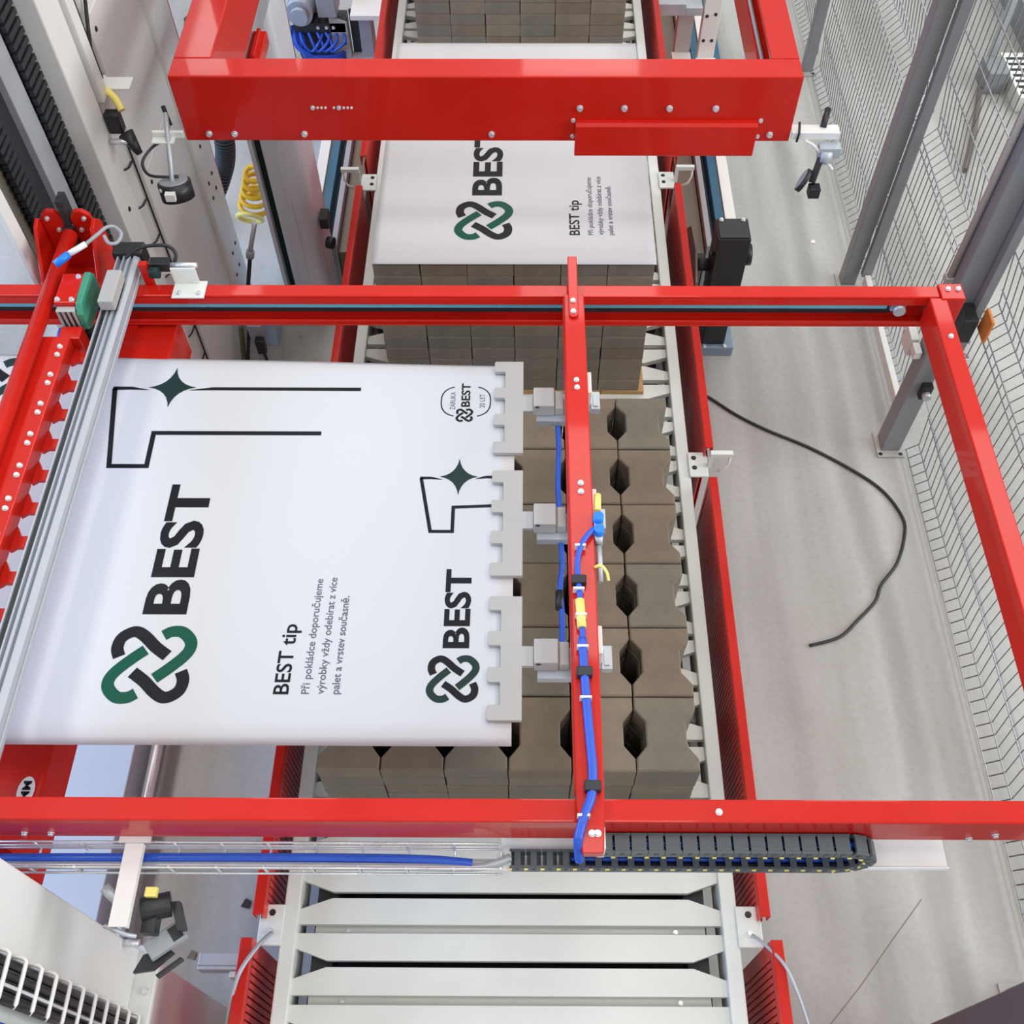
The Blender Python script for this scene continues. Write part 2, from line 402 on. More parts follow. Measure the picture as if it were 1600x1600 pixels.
def stack(x0, y0, z0, layers, indiv, label_of, group, cw=CW):
    core = bmesh.new(); src = block_mesh('core')
    for k in range(layers):
        for r in range(6):
            for c in range(6):
                jx, jy = random.uniform(-0.0012, 0.0012), random.uniform(-0.0012, 0.0012)
                p = (x0 + cw * (c + 0.5) + jx, y0 + RW * (r + 0.5) + jy, z0 + LH * k)
                if indiv(k, r, c):
                    o = bpy.data.objects.new('paving_block', BLK[random.randrange(3)]); COL.objects.link(o)
                    o.location = p; o.rotation_euler = (0, 0, random.uniform(-0.004, 0.004)); o.scale = (cw / CW, 1, 1)
                    tag(o, label_of(k, r, c), 'paving block', group)
                else:
                    m0 = len(core.verts); core.from_mesh(src); core.verts.ensure_lookup_table()
                    for v in core.verts[m0:]: v.co = Vector((v.co.x * cw / CW, v.co.y, v.co.z)) + Vector(p)
    me = bpy.data.meshes.new('paving_blocks_inside'); core.to_mesh(me); core.free(); me.materials.append(M['conc3'])
    return put('inner_paving_blocks', me)
ZB = 0.83
def lab_front(k, r, c):
    col = '%s column from the right' % ORD[5 - c]
    if k == 7: return 'notched paver on top of the open stack, %s row back, %s' % (ORD[r], col)
    return 'concrete paver in open stack front, %s, %s layer down' % (col, ORD[7 - k])
o = stack(XC0, 0.927, ZB, 8, lambda k, r, c: (k == 7 and (c >= 3 or r == 0)) or (k in (5, 6) and r == 0), lab_front, 'pavers of the uncovered stack')
tag(o, 'concrete pavers inside and low in the uncovered stack under the film', 'paving blocks', None, 'stuff')
def lab_far(k, r, c):
    return 'concrete paver in covered stack front, %s layer down, %s from the left' % (ORD[10 - k], ORD[c])
o = stack(-0.516, 2.607, ZB, 11, lambda k, r, c: r == 0, lab_far, 'pavers of the sheet-covered stack', 0.158)
tag(o, 'concrete pavers behind the front face of the sheet-covered stack', 'paving blocks', None, 'stuff')
def lab_third(k, r, c):
    return 'concrete paver in farthest stack front, %s layer up, %s from the left' % (ORD[k], ORD[c])
o = stack(-0.552, 4.87, ZB, 11, lambda k, r, c: r == 0 and k < 5, lab_third, 'pavers of the farthest stack', 0.1725)
tag(o, 'concrete pavers above and behind the farthest stack front face', 'paving blocks', None, 'stuff')
for y0, lab in ((0.927, 'thin wooden board under the uncovered paver stack'), (2.607, 'thin wooden board under the sheet-covered paver stack'), (4.87, 'thin wooden board under the farthest paver stack')):
    t = thing('stack_board', lab, 'board', (-0.04, y0, ZS), 'boards under the stacks')
    for q in range(6):
        put('plank', MB().box(-0.54 + q * 0.166, -0.54 + q * 0.166 + 0.163, y0 - 0.003, y0 + 1.255, ZS + 0.0005, ZB - 0.0005), M['wood'], t)

# ------------------------------------------------------------------ printed films
def text_mesh(s, bold=0.0):
    cu = bpy.data.curves.new('lettering', 'FONT'); cu.body = s; cu.size = 1.0; cu.offset = bold; cu.resolution_u = 4; cu.space_character = 1.13 if bold > 0.03 else 1.0
    o = bpy.data.objects.new('lettering_tmp', cu); COL.objects.link(o)
    dg = bpy.context.evaluated_depsgraph_get(); dg.update()
    me = bpy.data.meshes.new_from_object(o.evaluated_get(dg)); 
    bpy.data.objects.remove(o); bpy.data.curves.remove(cu)
    return me
def lettering(name, s, x_base, y0, length, height, z, m, parent, bold=0.0, cap=None, ghost=0.0):
    """words that read along +Y with their tops towards -X; height = cap height (height of the letter B)"""
    me = text_mesh(s, bold)
    xs = [v.co.x for v in me.vertices]; ys = [v.co.y for v in me.vertices]
    x0, x1 = min(xs), max(xs)
    sx = length / (x1 - x0); capu = cap if cap else 0.73
    sy = height / capu
    for v in me.vertices:
        u, t = (v.co.x - x0) * sx, v.co.y * sy
        v.co = (x_base - t, y0 + u, z)
    if ghost:
        b2 = bmesh.new()
        for k, (a_, b_) in enumerate(((0, 0), (ghost, 0), (-ghost, 0), (0, ghost), (0, -ghost))):
            n0 = len(b2.verts); b2.from_mesh(me); b2.verts.ensure_lookup_table()
            for v in b2.verts[n0:]: v.co += Vector((a_, b_, k * 4e-5))
        b2.to_mesh(me); b2.free()
    me.materials.clear(); me.materials.append(m)
    return put(name, me, None, parent)
KA = [(-0.94, 1.048), (-0.949, 1.07), (-0.945, 1.095), (-0.927, 1.110), (-0.909, 1.112), (-0.887, 1.098), (-0.86, 1.073), (-0.829, 1.051)]
KB = [(-0.847, 1.103), (-0.83, 1.113), (-0.805, 1.112), (-0.783, 1.092), (-0.779, 1.071), (-0.79, 1.049), (-0.818, 1.020), (-0.848, 0.994)]
KC0 = (-0.865, 1.030)
def knot(cx, cy, sc, z, parent, mg):
    wd = 0.0285 * sc
    T = lambda P, s: [(cx + s * (p[0] - KC0[0]) * sc, cy + s * (p[1] - KC0[1]) * sc) for p in P]
    mb = MB()
    for s in (1, -1): mb.strip([tuple(p) for p in crom(T(KA, s), 5)], wd, z)
    put('knot_emblem_dark', mb.mesh('knot_emblem', False), M['inkb'], parent)
    mb = MB()
    for s in (1, -1): mb.strip([tuple(p) for p in crom(T(KB, s), 5)], wd, z)
    put('knot_emblem_green', mb.mesh('knot_emblem', False), mg, parent)
def star(cx, cy, rx, ry, z, parent):
    pts = []
    for q in range(4):
        a0 = math.pi / 2 * q; a1 = a0 + math.pi / 2
        p0 = Vector((math.cos(a0) * rx, math.sin(a0) * ry)); p1 = Vector((math.cos(a1) * rx, math.sin(a1) * ry)); c = (p0 + p1) * 0.13
        for i in range(6):
            t = i / 6.0; v = p0 * (1 - t) ** 2 + c * 2 * t * (1 - t) + p1 * t * t
            pts.append((cx + v.x, cy + v.y))
    put('printed_star', MB().flat(pts, z).mesh('star', False), M['inkd'], parent)
def taper(mb, p0, p1, w0, w1, z):
    p0 = Vector(p0); p1 = Vector(p1); d = (p1 - p0).normalized(); nn = Vector((-d.y, d.x))
    mb.flat([p0 - nn * w0 / 2, p1 - nn * w1 / 2, p1 + nn * w1 / 2, p0 + nn * w0 / 2], z)
def big_print(dx, dy, z, t, whole=True):
    mb = MB()
    mb.strip([(-1.030 + dx, 1.8585 + dy), (-1.130 + dx, 1.8585 + dy), (-1.087 + dx, 1.594 + dy), (-0.989 + dx, 1.594 + dy), (-0.992 + dx, 1.7035 + dy), (-0.545 + dx, 1.7035 + dy)][1:], 0.0132, z)
    taper(mb, (-1.1345 + dx, 1.8585 + dy), (-1.085 + dx, 1.859 + dy), 0.0125, 0.0105, z)
    taper(mb, (-1.085 + dx, 1.859 + dy), (-1.035 + dx, 1.853 + dy), 0.0105, 0.001, z)
    taper(mb, (-0.453 + dx, 1.8565 + dy), (-0.86 + dx, 1.8575 + dy), 0.0125, 0.0105, z)
    taper(mb, (-0.86 + dx, 1.8575 + dy), (-0.925 + dx, 1.852 + dy), 0.0105, 0.001, z)
    if whole: put('printed_outline', mb.mesh('outline', False), M['inkb'], t)
    if whole: star(-0.972 + dx, 1.862 + dy, 0.066, 0.071, z, t)
    knot(KC0[0] + dx, KC0[1] + dy, 1.0, z, t, M['inkg'])
    lettering('brand_lettering', 'BEST', -0.809 + dx, 1.159 + dy, 0.377, 0.106, z, M['inkb'], t, 0.030, 0.75)
    lettering('tip_heading', 'BEST tip', -0.537 + dx, 0.956 + dy, 0.178, 0.036, z, M['inkb'], t, 0.014)
    lettering('tip_line', 'P\u0159i pokl\u00e1dce doporu\u010dujeme', -0.490 + dx, 0.957 + dy, 0.300, 0.0185, z, M['inks'], t, 0.009)
    lettering('tip_line', 'v\u00fdrobky v\u017edy odeb\u00edrat z v\u00edce', -0.456 + dx, 0.957 + dy, 0.304, 0.0185, z, M['inks'], t, 0.009)
    lettering('tip_line', 'palet a vrstev sou\u010dasn\u011b.', -0.422 + dx, 0.957 + dy, 0.253, 0.0185, z, M['inks'], t, 0.0, None, 0.0003)

ZF = 1.715
film = thing('printed_film', 'large white printed film stretched below the red frame, held by grey combs', 'film sheet', (-0.5, 0.84, ZF))
def film_mesh(x0, x1, y0, y1, z, droop, nx=40, ny=36, th=0.0016, skewl=0.0, skewr=0.0):
    bm = bmesh.new(); G = []
    for j in range(ny + 1):
        v = j / ny; row = []
        for i in range(nx + 1):
            u = i / nx
            yy0 = y0; yy1 = y1 + skewl * (1 - u) + skewr * u
            y = yy0 + (yy1 - yy0) * v
            e = min(y - yy0, yy1 - y)
            dz = -droop * max(0.0, 1 - e / 0.05) ** 2 if droop else 0.0
            x = x0 + (x1 - x0) * u
            row.append(bm.verts.new((x, y, z + dz + droop * 0.05 * math.sin(x * 9 + 1) * max(0.0, 1 - e / 0.05))))
        G.append(row)
    for j in range(ny):
        for i in range(nx):
            f = bm.faces.new((G[j][i], G[j][i + 1], G[j + 1][i + 1], G[j + 1][i])); f.smooth = True
    me = bpy.data.meshes.new('film'); bm.to_mesh(me); bm.free()
    return me
o = put('film', film_mesh(-1.75, -0.030, 0.842, 1.958, ZF, 0.018, skewl=0.048, ny=60), M['film'], film)
so = o.modifiers.new('thickness', 'SOLIDIFY'); so.thickness = 0.0016; so.offset = -1
zp = ZF + 0.0006
big_print(0, 0, zp, film)
# the second print field near the combs
mb = MB()
mb.strip([(-0.270, 1.558), (-0.2385, 1.395), (-0.1835, 1.395), (-0.1835, 1.468), (-0.06, 1.474)], 0.0090, zp)
taper(mb, (-0.273, 1.5585), (-0.245, 1.559), 0.009, 0.008, zp); taper(mb, (-0.245, 1.559), (-0.215, 1.554), 0.008, 0.001, zp)
taper(mb, (-0.06, 1.563), (-0.105, 1.562), 0.009, 0.008, zp); taper(mb, (-0.105, 1.562), (-0.13, 1.556), 0.008, 0.001, zp)
put('printed_outline', mb.mesh('outline', False), M['inkb'], film)
star(-0.173, 1.563, 0.050, 0.058, zp, film)
knot(-0.165, 0.996, 0.60, zp, film, M['inkd'])
lettering('brand_lettering', 'BEST', -0.133, 1.073, 0.213, 0.0625, zp, M['inkb'], film, 0.030, 0.75)
# warranty badge
mb = MB()
cx, cy, rx, ry = -0.1635, 1.815, 0.067, 0.054
def arc(a0, a1, k=16): 
    out = []
    for i in range(k + 1):
        a = math.radians(a0 + (a1 - a0) * i / k)
        out.append((cx + math.copysign(abs(math.cos(a)) ** 0.75, math.cos(a)) * rx, cy + math.copysign(abs(math.sin(a)) ** 0.75, math.sin(a)) * ry))
    return out
mb.strip(arc(112, 248), 0.0034, zp); mb.strip(arc(-68, 68), 0.0034, zp)
put('badge_ring', mb.mesh('badge_ring', False), M['inkb'], film)
knot(-0.166, 1.767, 0.235, zp, film, M['inkb'])
lettering('brand_lettering', 'BEST', -0.153, 1.796, 0.083, 0.0245, zp, M['inkb'], film, 0.024, 0.745)
lettering('badge_lettering', 'Z\u00c1RUKA', -0.192, 1.786, 0.062, 0.0150, zp, M['inks'], film, 0.0)
lettering('badge_lettering', '20 LET', -0.112, 1.793, 0.048, 0.0150, zp, M['inks'], film, 0.0)
# the part of the next print seen at the film's far left
knot(-1.475, 1.87, 1.0, zp, film, M['inkd'])

ff = thing('printed_film', 'white printed film lying on the covered stack of pavers', 'film sheet', (-0.04, 2.6, 1.48))
ZT = ZB + 11 * LH
o = put('film', film_mesh(-0.518, 0.434, 2.600, 3.862, ZT + 0.004, 0.0), M['film'], ff)
so = o.modifiers.new('thickness', 'SOLIDIFY'); so.thickness = 0.0022; so.offset = -1
DX, DY = 0.718, 1.784
big_print(DX, DY, ZT + 0.0048, ff, False)

# ------------------------------------------------------------------ red film-guide frame
ZR0, ZR1 = 1.712, 1.83
fr = thing('red_guide_frame', 'red channel-steel frame around the large film, level with it', 'machine frame', (-0.2, 0.64, ZR0))
def channel(mb, x0, x1, yw, yo, z0, z1, t=0.008):
    """C channel along X: web at yw, flanges reach to yo"""
    a, b = min(yw, yo), max(yw, yo)
    mb.box(x0, x1, a, b, z1 - t, z1); mb.box(x0, x1, a, b, z0, z0 + t)
    s = 1 if yo > yw else -1
    mb.box(x0, x1, *sorted((yw, yw + s * t)), z0 + t * 1.001, z1 - t * 1.001)
    # rolled lips
    mb.box(x0, x1, *sorted((yo, yo - s * t)), z1 - 0.034, z1 - t * 1.001); mb.box(x0, x1, *sorted((yo, yo - s * t)), z0 + t * 1.001, z0 + 0.022)
mb = MB(); channel(mb, -1.75, 1.15, 2.142, 2.098, ZR0, ZR1)
put('rear_beam', mb, M['red'], fr, 0.003)
put('guide_rail', MB().box(-1.75, 1.02, 2.112, 2.125, ZR0 + 0.058, ZR0 + 0.078), M['tealrail'], fr, 0.002)
put('rail_bed', MB().box(-1.75, 1.04, 2.125, 2.1335, ZR0 + 0.03, ZR0 + 0.09), M['darkslot'], fr)
put('front_beam', MB().box(-1.75, 1.25, 0.634, 0.682, ZR0 + 0.004, ZR1), M['red'], fr, 0.004)
put('side_beam', MB().box(1.119, 1.168, 0.683, 2.097, ZR0 + 0.02, ZR1), M['red'], fr, 0.004)
cca = put('corner_cap', MB().box(1.1515, 1.218, 2.088, 2.148, ZR0 + 0.02, ZR1 + 0.004), M['red'], fr, 0.003)
for x in (1.175, 1.203): share('bolt', BOLT, cca, (x, 2.125, ZR1 + 0.004))
put('rail_stop', MB().cyl((1.05, 2.108, ZR0 + 0.068), (1.05, 2.090, ZR0 + 0.068), 0.017, 14).box(1.03, 1.07, 2.108, 2.130, ZR0 + 0.055, ZR0 + 0.085), M['galv'], fr)
share('bolt', BOLT, fr, (0.39, 0.655, ZR1)); share('bolt', BOLT, fr, (1.145, 1.95, ZR1))
for x, z in ((-1.035, 1.745), (-0.98, 1.745), (0.965, 1.76), (0.92, 1.735)): share('bolt', BOLT, fr, (x, 0.634, z), FRONT)
put('carrier_beam', MB().box(-1.235, -1.113, 0.60, 2.20, 1.42, 1.56), M['red'], fr, 0.010)
put('carrier_foot', MB().prism([(0.535, 1.50), (0.5995, 1.55), (0.5995, 1.43), (0.57, 1.40), (0.55, 1.42)], -1.235, -1.118, 'x'), M['red'], fr, 0.006)
for y in (0.658, 2.12):
    put('hanger', MB().box(-1.235, -1.123, y - 0.024, y + 0.02, 1.561, ZR0 - 0.001), M['red'], fr)
# rear flanged foot under the rear beam
put('rear_foot', MB().prism([(-1.22, 1.50), (-1.05, 1.50), (-1.01, 1.56), (-1.01, 1.70), (-1.22, 1.70)], 1.96, 2.14, 'y').box(-1.13, -1.05, 1.94, 1.9595, 1.54, 1.66), M['red'], fr, 0.005)
for x, z in ((-1.035, 1.55), (-1.035, 1.6), (-1.04, 1.655)): share('bolt', BOLT, fr, (x, 1.96, z), FRONT)
# oval maker's sticker on the carrier
ov = [(-1.147 + 0.020 * math.cos(a), 0.783 + 0.034 * math.sin(a)) for a in [i * math.pi / 12 for i in range(24)]]
ovs = put('oval_sticker', MB().flat(ov, 1.5608).mesh('oval', False), M['weld'], fr)
lettering('sticker_lettering', 'MM', -1.138, 0.760, 0.046, 0.019, 1.5615, M['inkb'], ovs, 0.03)

# chain tray on the front beam
put('chain_tray', MB().box(-0.05, 0.91, 0.600, 0.674, 1.612, 1.617).box(-0.05, 0.91, 0.668, 0.674, 1.6175, 1.711).box(-0.05, 0.91, 0.600, 0.603, 1.6175, 1.628), mat('bright_white_paint', (246, 246, 244), 0.4, 0, 0.02, 6), fr, 0.001)

# ------------------------------------------------------------------ gripper bar across the frame
gb = thing('gripper_bar', 'red crossbar on the guide frame carrying three grey comb grippers', 'gripper', (0.13, 0.57, ZR1))
ZG = ZR1 + 0.0015
gbar = put('bar', MB().prism([(0.103, 2.075), (0.103, 0.66), (0.111, 0.565), (0.154, 0.565), (0.159, 0.66), (0.160, 1.2), (0.158, 2.075)], ZG, ZG + 0.03), M['red'], gb, 0.003)
put('bar_edge', MB().box(0.101, 0.108, 0.70, 2.09, ZG - 0.045, ZG - 0.0005).box(0.153, 0.159, 0.70, 2.09, ZG - 0.045, ZG - 0.0005), M['red'], gb, 0.002)
put('tongue', MB().prism([(0.115, 2.215), (0.115, 1.99), (0.122, 1.983), (0.133, 1.983), (0.141, 1.99), (0.141, 2.215)], ZG + 0.0305, ZG + 0.039), M['red'], gb, 0.002)
for x, y, z in ((0.127, 2.04, 0.039), (0.127, 2.00, 0.039), (0.130, 1.765, 0.03), (0.131, 1.74, 0.03), (0.132, 1.44, 0.03), (0.132, 1.415, 0.03), (0.132, 0.602, 0.03), (0.143, 0.602, 0.03), (0.130, 1.0, 0.03)):
    share('bolt', BOLT, gbar, (x, y, ZG + z))
ZK = ZF + 0.004
for (y0, y1, ys, ya, yb) in ((1.629, 1.946, 1.797, 1.764, 1.829), (1.259, 1.573, 1.420, 1.389, 1.452), (0.889, 1.203, 1.046, 1.015, 1.078)):
    tw = 0.0375; pitch = (y1 - y0 - tw) / 3.0; poly = [(-0.007, y0), (-0.007, ya + 0.006), (0.0195, ya + 0.006), (0.0195, yb - 0.006), (-0.007, yb - 0.006), (-0.007, y1)]
    for i in range(4):
        b = y1 - i * pitch
        poly += [(-0.083, b), (-0.0865, b - 0.004), (-0.0865, b - tw + 0.004), (-0.083, b - tw)]
        if i < 3: poly += [(-0.057, b - tw), (-0.057, b - pitch)]
    put('comb_plate', MB().prism(poly, ZK, ZK + 0.012), M['comb'], gb, 0.0015)
    cyl_ = put('clamp_cylinder', MB().box(0.020, 0.076, ya, yb, ZK - 0.002, ZK + 0.040).box(0.0765, 0.1005, ya + 0.002, yb - 0.002, ZK - 0.002, ZK + 0.028), M['comb'], gb, 0.003)
    put('cylinder_base', MB().box(0.028, 0.155, ya - 0.018, yb - 0.004, ZK - 0.024, ZK - 0.0025), M['galv'], gb)
    put('end_cap', MB().box(0.161, 0.172, ya - 0.004, yb + 0.002, ZK + 0.02, ZK + 0.10), M['white'], gb, 0.002)
    put('port_block', MB().box(0.1725, 0.196, ya - 0.018, yb - 0.024, ZK + 0.03, ZK + 0.05).box(0.178, 0.19, ya - 0.010, yb - 0.034, ZK + 0.0505, ZK + 0.054), M['galv'], gb)
    for dy in (0.006, yb - ya - 0.006): share('bolt', BOLTD, cyl_, (0.030, ya + dy, ZK + 0.034))
# hoses and fittings
hz = ZG + 0.042
put('hose', MB().tube(crom([(0.165, 1.308, hz - 0.004), (0.150, 1.292, hz + 0.004), (0.128, 1.255, hz + 0.006), (0.118, 1.21, hz), (0.120, 1.15, hz), (0.124, 1.08, hz), (0.125, 1.0, hz), (0.126, 0.93, hz)]), 0.0065, 8), M['blue'], gb)
mh = put('hose', MB().tube(crom([(0.124, 1.02, hz), (0.1265, 0.93, hz), (0.130, 0.85, hz), (0.134, 0.78, hz), (0.1365, 0.72, hz), (0.132, 0.672, hz), (0.120, 0.64, hz + 0.004), (0.110, 0.61, hz), (0.104, 0.585, hz - 0.01), (0.108, 0.56, hz - 0.05)]), 0.0095, 8), M['blue'], gb)
for y, x in ((1.165, 0.120), (0.94, 0.1262), (0.692, 0.1355)):
    put('hose_clip', MB().box(x - 0.017, x + 0.017, y - 0.011, y + 0.011, hz - 0.0115, hz + 0.010), M['black'], mh, 0.003)
for y, x in ((1.253, 0.127), (1.14, 0.1205), (1.075, 0.124), (0.998, 0.1255), (0.88, 0.1285), (0.632, 0.117)):
    put('cable_tie', MB().box(x - 0.014, x + 0.011, y - 0.0025, y + 0.0025, hz - 0.0095, hz + 0.0112), M['weld'], mh)
for y0_, y1_, x in ((1.105, 1.055, 0.1235),):
    put('marker_sleeve', MB().tube([(x - 0.003, y0_ + 0.01, hz), (x, y1_ - 0.01, hz)], 0.0105, 10), M['paley'], gb)
put('marker_sleeve', MB().cyl((0.172, 1.412, hz - 0.02), (0.170, 1.365, hz - 0.02), 0.0085, 10), M['paley'], gb)
for y in (1.335, 1.300):
    put('push_fitting', MB().cyl((0.170, y - 0.004, hz - 0.03), (0.170, y, hz + 0.008), 0.0125, 12), M['bluecon'], gb)
    put('fitting_body', MB().cyl((0.170, y - 0.022, hz - 0.03), (0.170, y - 0.010, hz - 0.01), 0.010, 8), M['galv'], gb)
put('reed_switch', MB().tube([(0.170, 1.27, hz - 0.025), (0.171, 1.24, hz - 0.03), (0.171, 1.18, hz - 0.035)], 0.007, 8), M['galv'], gb)
put('stripped_lead', MB().tube(crom([(0.158, 1.205, hz - 0.01), (0.172, 1.203, hz), (0.184, 1.188, hz - 0.004), (0.188, 1.172, hz - 0.014)]), 0.004, 6), M['paley'], gb)
put('air_line', MB().tube(crom([(0.086, 1.74, ZK - 0.02), (0.088, 1.68, ZK - 0.03), (0.086, 1.62, ZK - 0.03), (0.084, 1.55, ZK - 0.03), (0.087, 1.46, ZK - 0.02)]), 0.007, 8), M['blue'], gb)
put('air_line', MB().tube(crom([(0.088, 1.385, ZK - 0.02), (0.091, 1.32, ZK - 0.03), (0.085, 1.25, ZK - 0.03), (0.088, 1.18, ZK - 0.03), (0.087, 1.08, ZK - 0.02)]), 0.007, 8), M['blue'], gb)
put('cable_sleeve', MB().cyl((0.083, 1.24, ZK - 0.03), (0.082, 1.19, ZK - 0.03), 0.010, 8), M['black'], gb)

# ------------------------------------------------------------------ drag chain
dc = thing('drag_chain', 'black cable drag chain looping back on the white tray', 'cable chain', (0.0, 0.615, 1.62))
LNK = MB(); lx, wy, hz_ = 0.0335, 0.040, 0.030
LNK.box(-lx / 2, lx / 2, -wy / 2, -wy / 2 + 0.005, -hz_ / 2, hz_ / 2); LNK.box(-lx / 2, lx / 2, wy / 2 - 0.005, wy / 2, -hz_ / 2, hz_ / 2)
LNK.box(-lx / 2 + 0.001, lx / 2 - 0.003, -wy / 2 + 0.0051, wy / 2 - 0.0051, hz_ / 2 - 0.004, hz_ / 2 + 0.001)
LNK.box(-lx / 2 + 0.010, lx / 2 - 0.010, -wy / 2 + 0.0051, wy / 2 - 0.0051, -hz_ / 2, -hz_ / 2 + 0.003)
LNK.box(-0.004, 0.004, -wy / 2 - 0.002, -wy / 2 - 0.0001, -0.006, 0.006)
LNKM = LNK.mesh('chain_link'); LNKM.materials.append(mat('chain_black_plastic', (78, 87, 91), 0.4, 0, 0.1, 20)); BRS = M['paley']
PIN = MB().box(-0.0042, 0.0042, -0.0015, 0.0015, -0.002, 0.002).mesh('link_pin')
zt_, zb_ = 1.752, 1.634; Rr = (zt_ - zb_) / 2; xe = 0.655; pitch = 0.0345
yc = 0.6115
path = []; s = 0.0; total = (xe - 0.165) + math.pi * Rr + (xe + 0.02)
while s < total:
    if s < xe - 0.165: path.append((0.165 + s, zt_, 0.0))
    elif s < xe - 0.165 + math.pi * Rr:
        a = (s - (xe - 0.165)) / Rr; path.append((xe + Rr * math.sin(a), zb_ + Rr + Rr * math.cos(a), a))
    else:
        d = s - (xe - 0.165) - math.pi * Rr; path.append((xe - d, zb_, math.pi))
    s += pitch
for x, z, a in path:
    l = share('chain_link', LNKM, dc, (x, yc, z), (0, a, 0))
    share('link_pin', PIN, l, (0, 0, 0), (0, 0, 0), M['paley']).location = (0.016, -wy / 2 - 0.002, -hz_ / 2 + 0.003)
NAVY = mat('navy_cable', (22, 26, 62), 0.4, 0, 0.05, 10)
pts = [(0.10, zb_)] + [(x, z) for x, z, a in path][::-1][4:]
for k, (dy, rr) in enumerate(((-0.009, 0.0065), (0.004, 0.006), (0.012, 0.005))):
    put('inner_hose', MB().tube([(x, yc + dy, z - 0.003) for x, z in pts], rr, 6), NAVY if k != 1 else M['blue'], dc)
put('end_bracket', MB().box(-0.062, -0.028, yc - 0.024, yc + 0.024, 1.6175, 1.645), M['white'], dc, 0.002)
put('end_bracket', MB().box(0.148, 0.163, yc - 0.022, yc + 0.026, 1.738, 1.80), M['white'], dc, 0.002)

# ------------------------------------------------------------------ wire basket tray with cables
wt = thing('wire_cable_tray', 'bright zinc wire basket tray along the near side of the front beam', 'cable tray', (-0.6, 0.61, 1.66))
WY0, WY1, WZ0, WZ1 = 0.577, 0.629, 1.652, 1.697
LW = [(WY1, WZ1), (WY1, WZ0 + 0.02), (WY0, WZ1), (WY0, WZ0), (WY1, WZ0)]
for yy, zz in LW:
    put('long_wire', MB().tube([(-1.35, yy, zz), (-0.9, yy, zz), (-0.45, yy, zz), (-0.055, yy, zz)], 0.0026, 6), M['steel'], wt)
x = -1.33
while x < -0.04:
    put('cross_wire', MB().tube([(x, WY1, WZ1), (x, WY1 - 0.001, WZ0 + 0.004), (x, WY1 - 0.005, WZ0), (x, WY0 + 0.005, WZ0), (x, WY0 + 0.001, WZ0 + 0.004), (x, WY0, WZ1 + 0.002)], 0.0026, 6), M['steel'], wt)
    x += 0.0985
tag(put('blue_cable', MB().tube(crom([(-1.5, 0.60, 1.665), (-1.0, 0.604, 1.664), (-0.6, 0.606, 1.665), (-0.35, 0.606, 1.664), (-0.2, 0.603, 1.665), (-0.11, 0.596, 1.664)]), 0.010, 8), M['blue']), 'thick blue cable lying in the wire basket tray', 'cable')
tag(put('grey_cable', MB().tube(crom([(-1.5, 0.588, 1.667), (-1.0, 0.589, 1.664), (-0.6, 0.590, 1.664), (-0.3, 0.589, 1.664), (-0.12, 0.588, 1.663), (-0.07, 0.595, 1.66), (-0.03, 0.612, 1.655)]), 0.0085, 8), M['galv']), 'grey cable beside the blue one in the wire basket tray', 'cable')

# ------------------------------------------------------------------ film feeder on the left
fd = thing('film_feeder', 'red toothed film feeder beam with its tube on the left of the film', 'feeder', (-1.25, 0.6, 1.76))
put('drive_tube', MB().tube([(-1.283, 0.60, 1.905), (-1.283, 0.9, 1.905), (-1.283, 2.26, 1.905)], 0.021, 16), M['red'], fd)
tpl = put('top_plate', MB().box(-1.285, -1.206, 0.62, 1.90, 1.868, 1.876), M['red'], fd, 0.002)
put('front_plate', MB().box(-1.2135, -1.207, 0.62, 1.90, 1.828, 1.8675), M['red'], fd, 0.001)
put('end_block', MB().box(-1.243, -1.185, 1.9005, 1.945, 1.79, 1.868), M['red'], fd, 0.004)
TT = MB().prism([(-0.0085, -0.028), (0.000, -0.022), (0.004, -0.018), (0.029, -0.018), (0.029, 0.014), (0.006, 0.014), (0.002, 0.024), (-0.0085, 0.042)], 0, 0.010).mesh('tooth')
y = 1.87
while y > 0.66:
    share('tooth', TT, fd, (-1.1985, y, 1.820), (0, 0, 0), M['red'])
    for d in (0.022, -0.006): share('bolt', BOLT, tpl, (-1.222, y + d - 0.03, 1.876))
    y -= 0.0965
ax = thing('linear_axis', 'long silver aluminium axis profile running over the film at left', 'linear axis', (-1.11, 0.6, 1.834))
prof = [(-1.146, 1.834), (-1.084, 1.834), (-1.084, 1.846), (-1.089, 1.848), (-1.089, 1.858), (-1.084, 1.860), (-1.084, 1.876), (-1.094, 1.882), (-1.099, 1.882), (-1.101, 1.872), (-1.106, 1.872), (-1.108, 1.882), (-1.115, 1.882), (-1.117, 1.871), (-1.122, 1.871), (-1.124, 1.882), (-1.1275, 1.882), (-1.129, 1.864), (-1.140, 1.864), (-1.142, 1.880), (-1.146, 1.880)]
put('profile', MB().prism(prof, 0.60, 2.20, 'y'), mat('matt_aluminium', (172, 176, 182), 0.42, 0.25, 0.03, 4, rvary=0.04), ax)
put('belt_slot', MB().box(-1.1395, -1.1295, 0.60, 2.15, 1.8645, 1.876), M['black'], ax)
put('motor_box', MB().box(-1.137, -1.097, 1.98, 2.10, 1.8905, 1.925), M['comb'], ax, 0.003)
put('motor_foot', MB().box(-1.133, -1.100, 1.99, 2.09, 1.8825, 1.890), M['black'], ax)
put('end_housing', MB().box(-1.160, -1.076, 2.2005, 2.25, 1.832, 1.890), M['black'], ax, 0.004)
gm = thing('feeder_gearbox', 'red gearbox block with green flange above the rear beam at left', 'gearbox', (-1.21, 2.0, 1.832))
hou = put('housing', MB().box(-1.252, -1.194, 1.975, 2.085, 1.850, 1.925), M['red'], gm, 0.004)
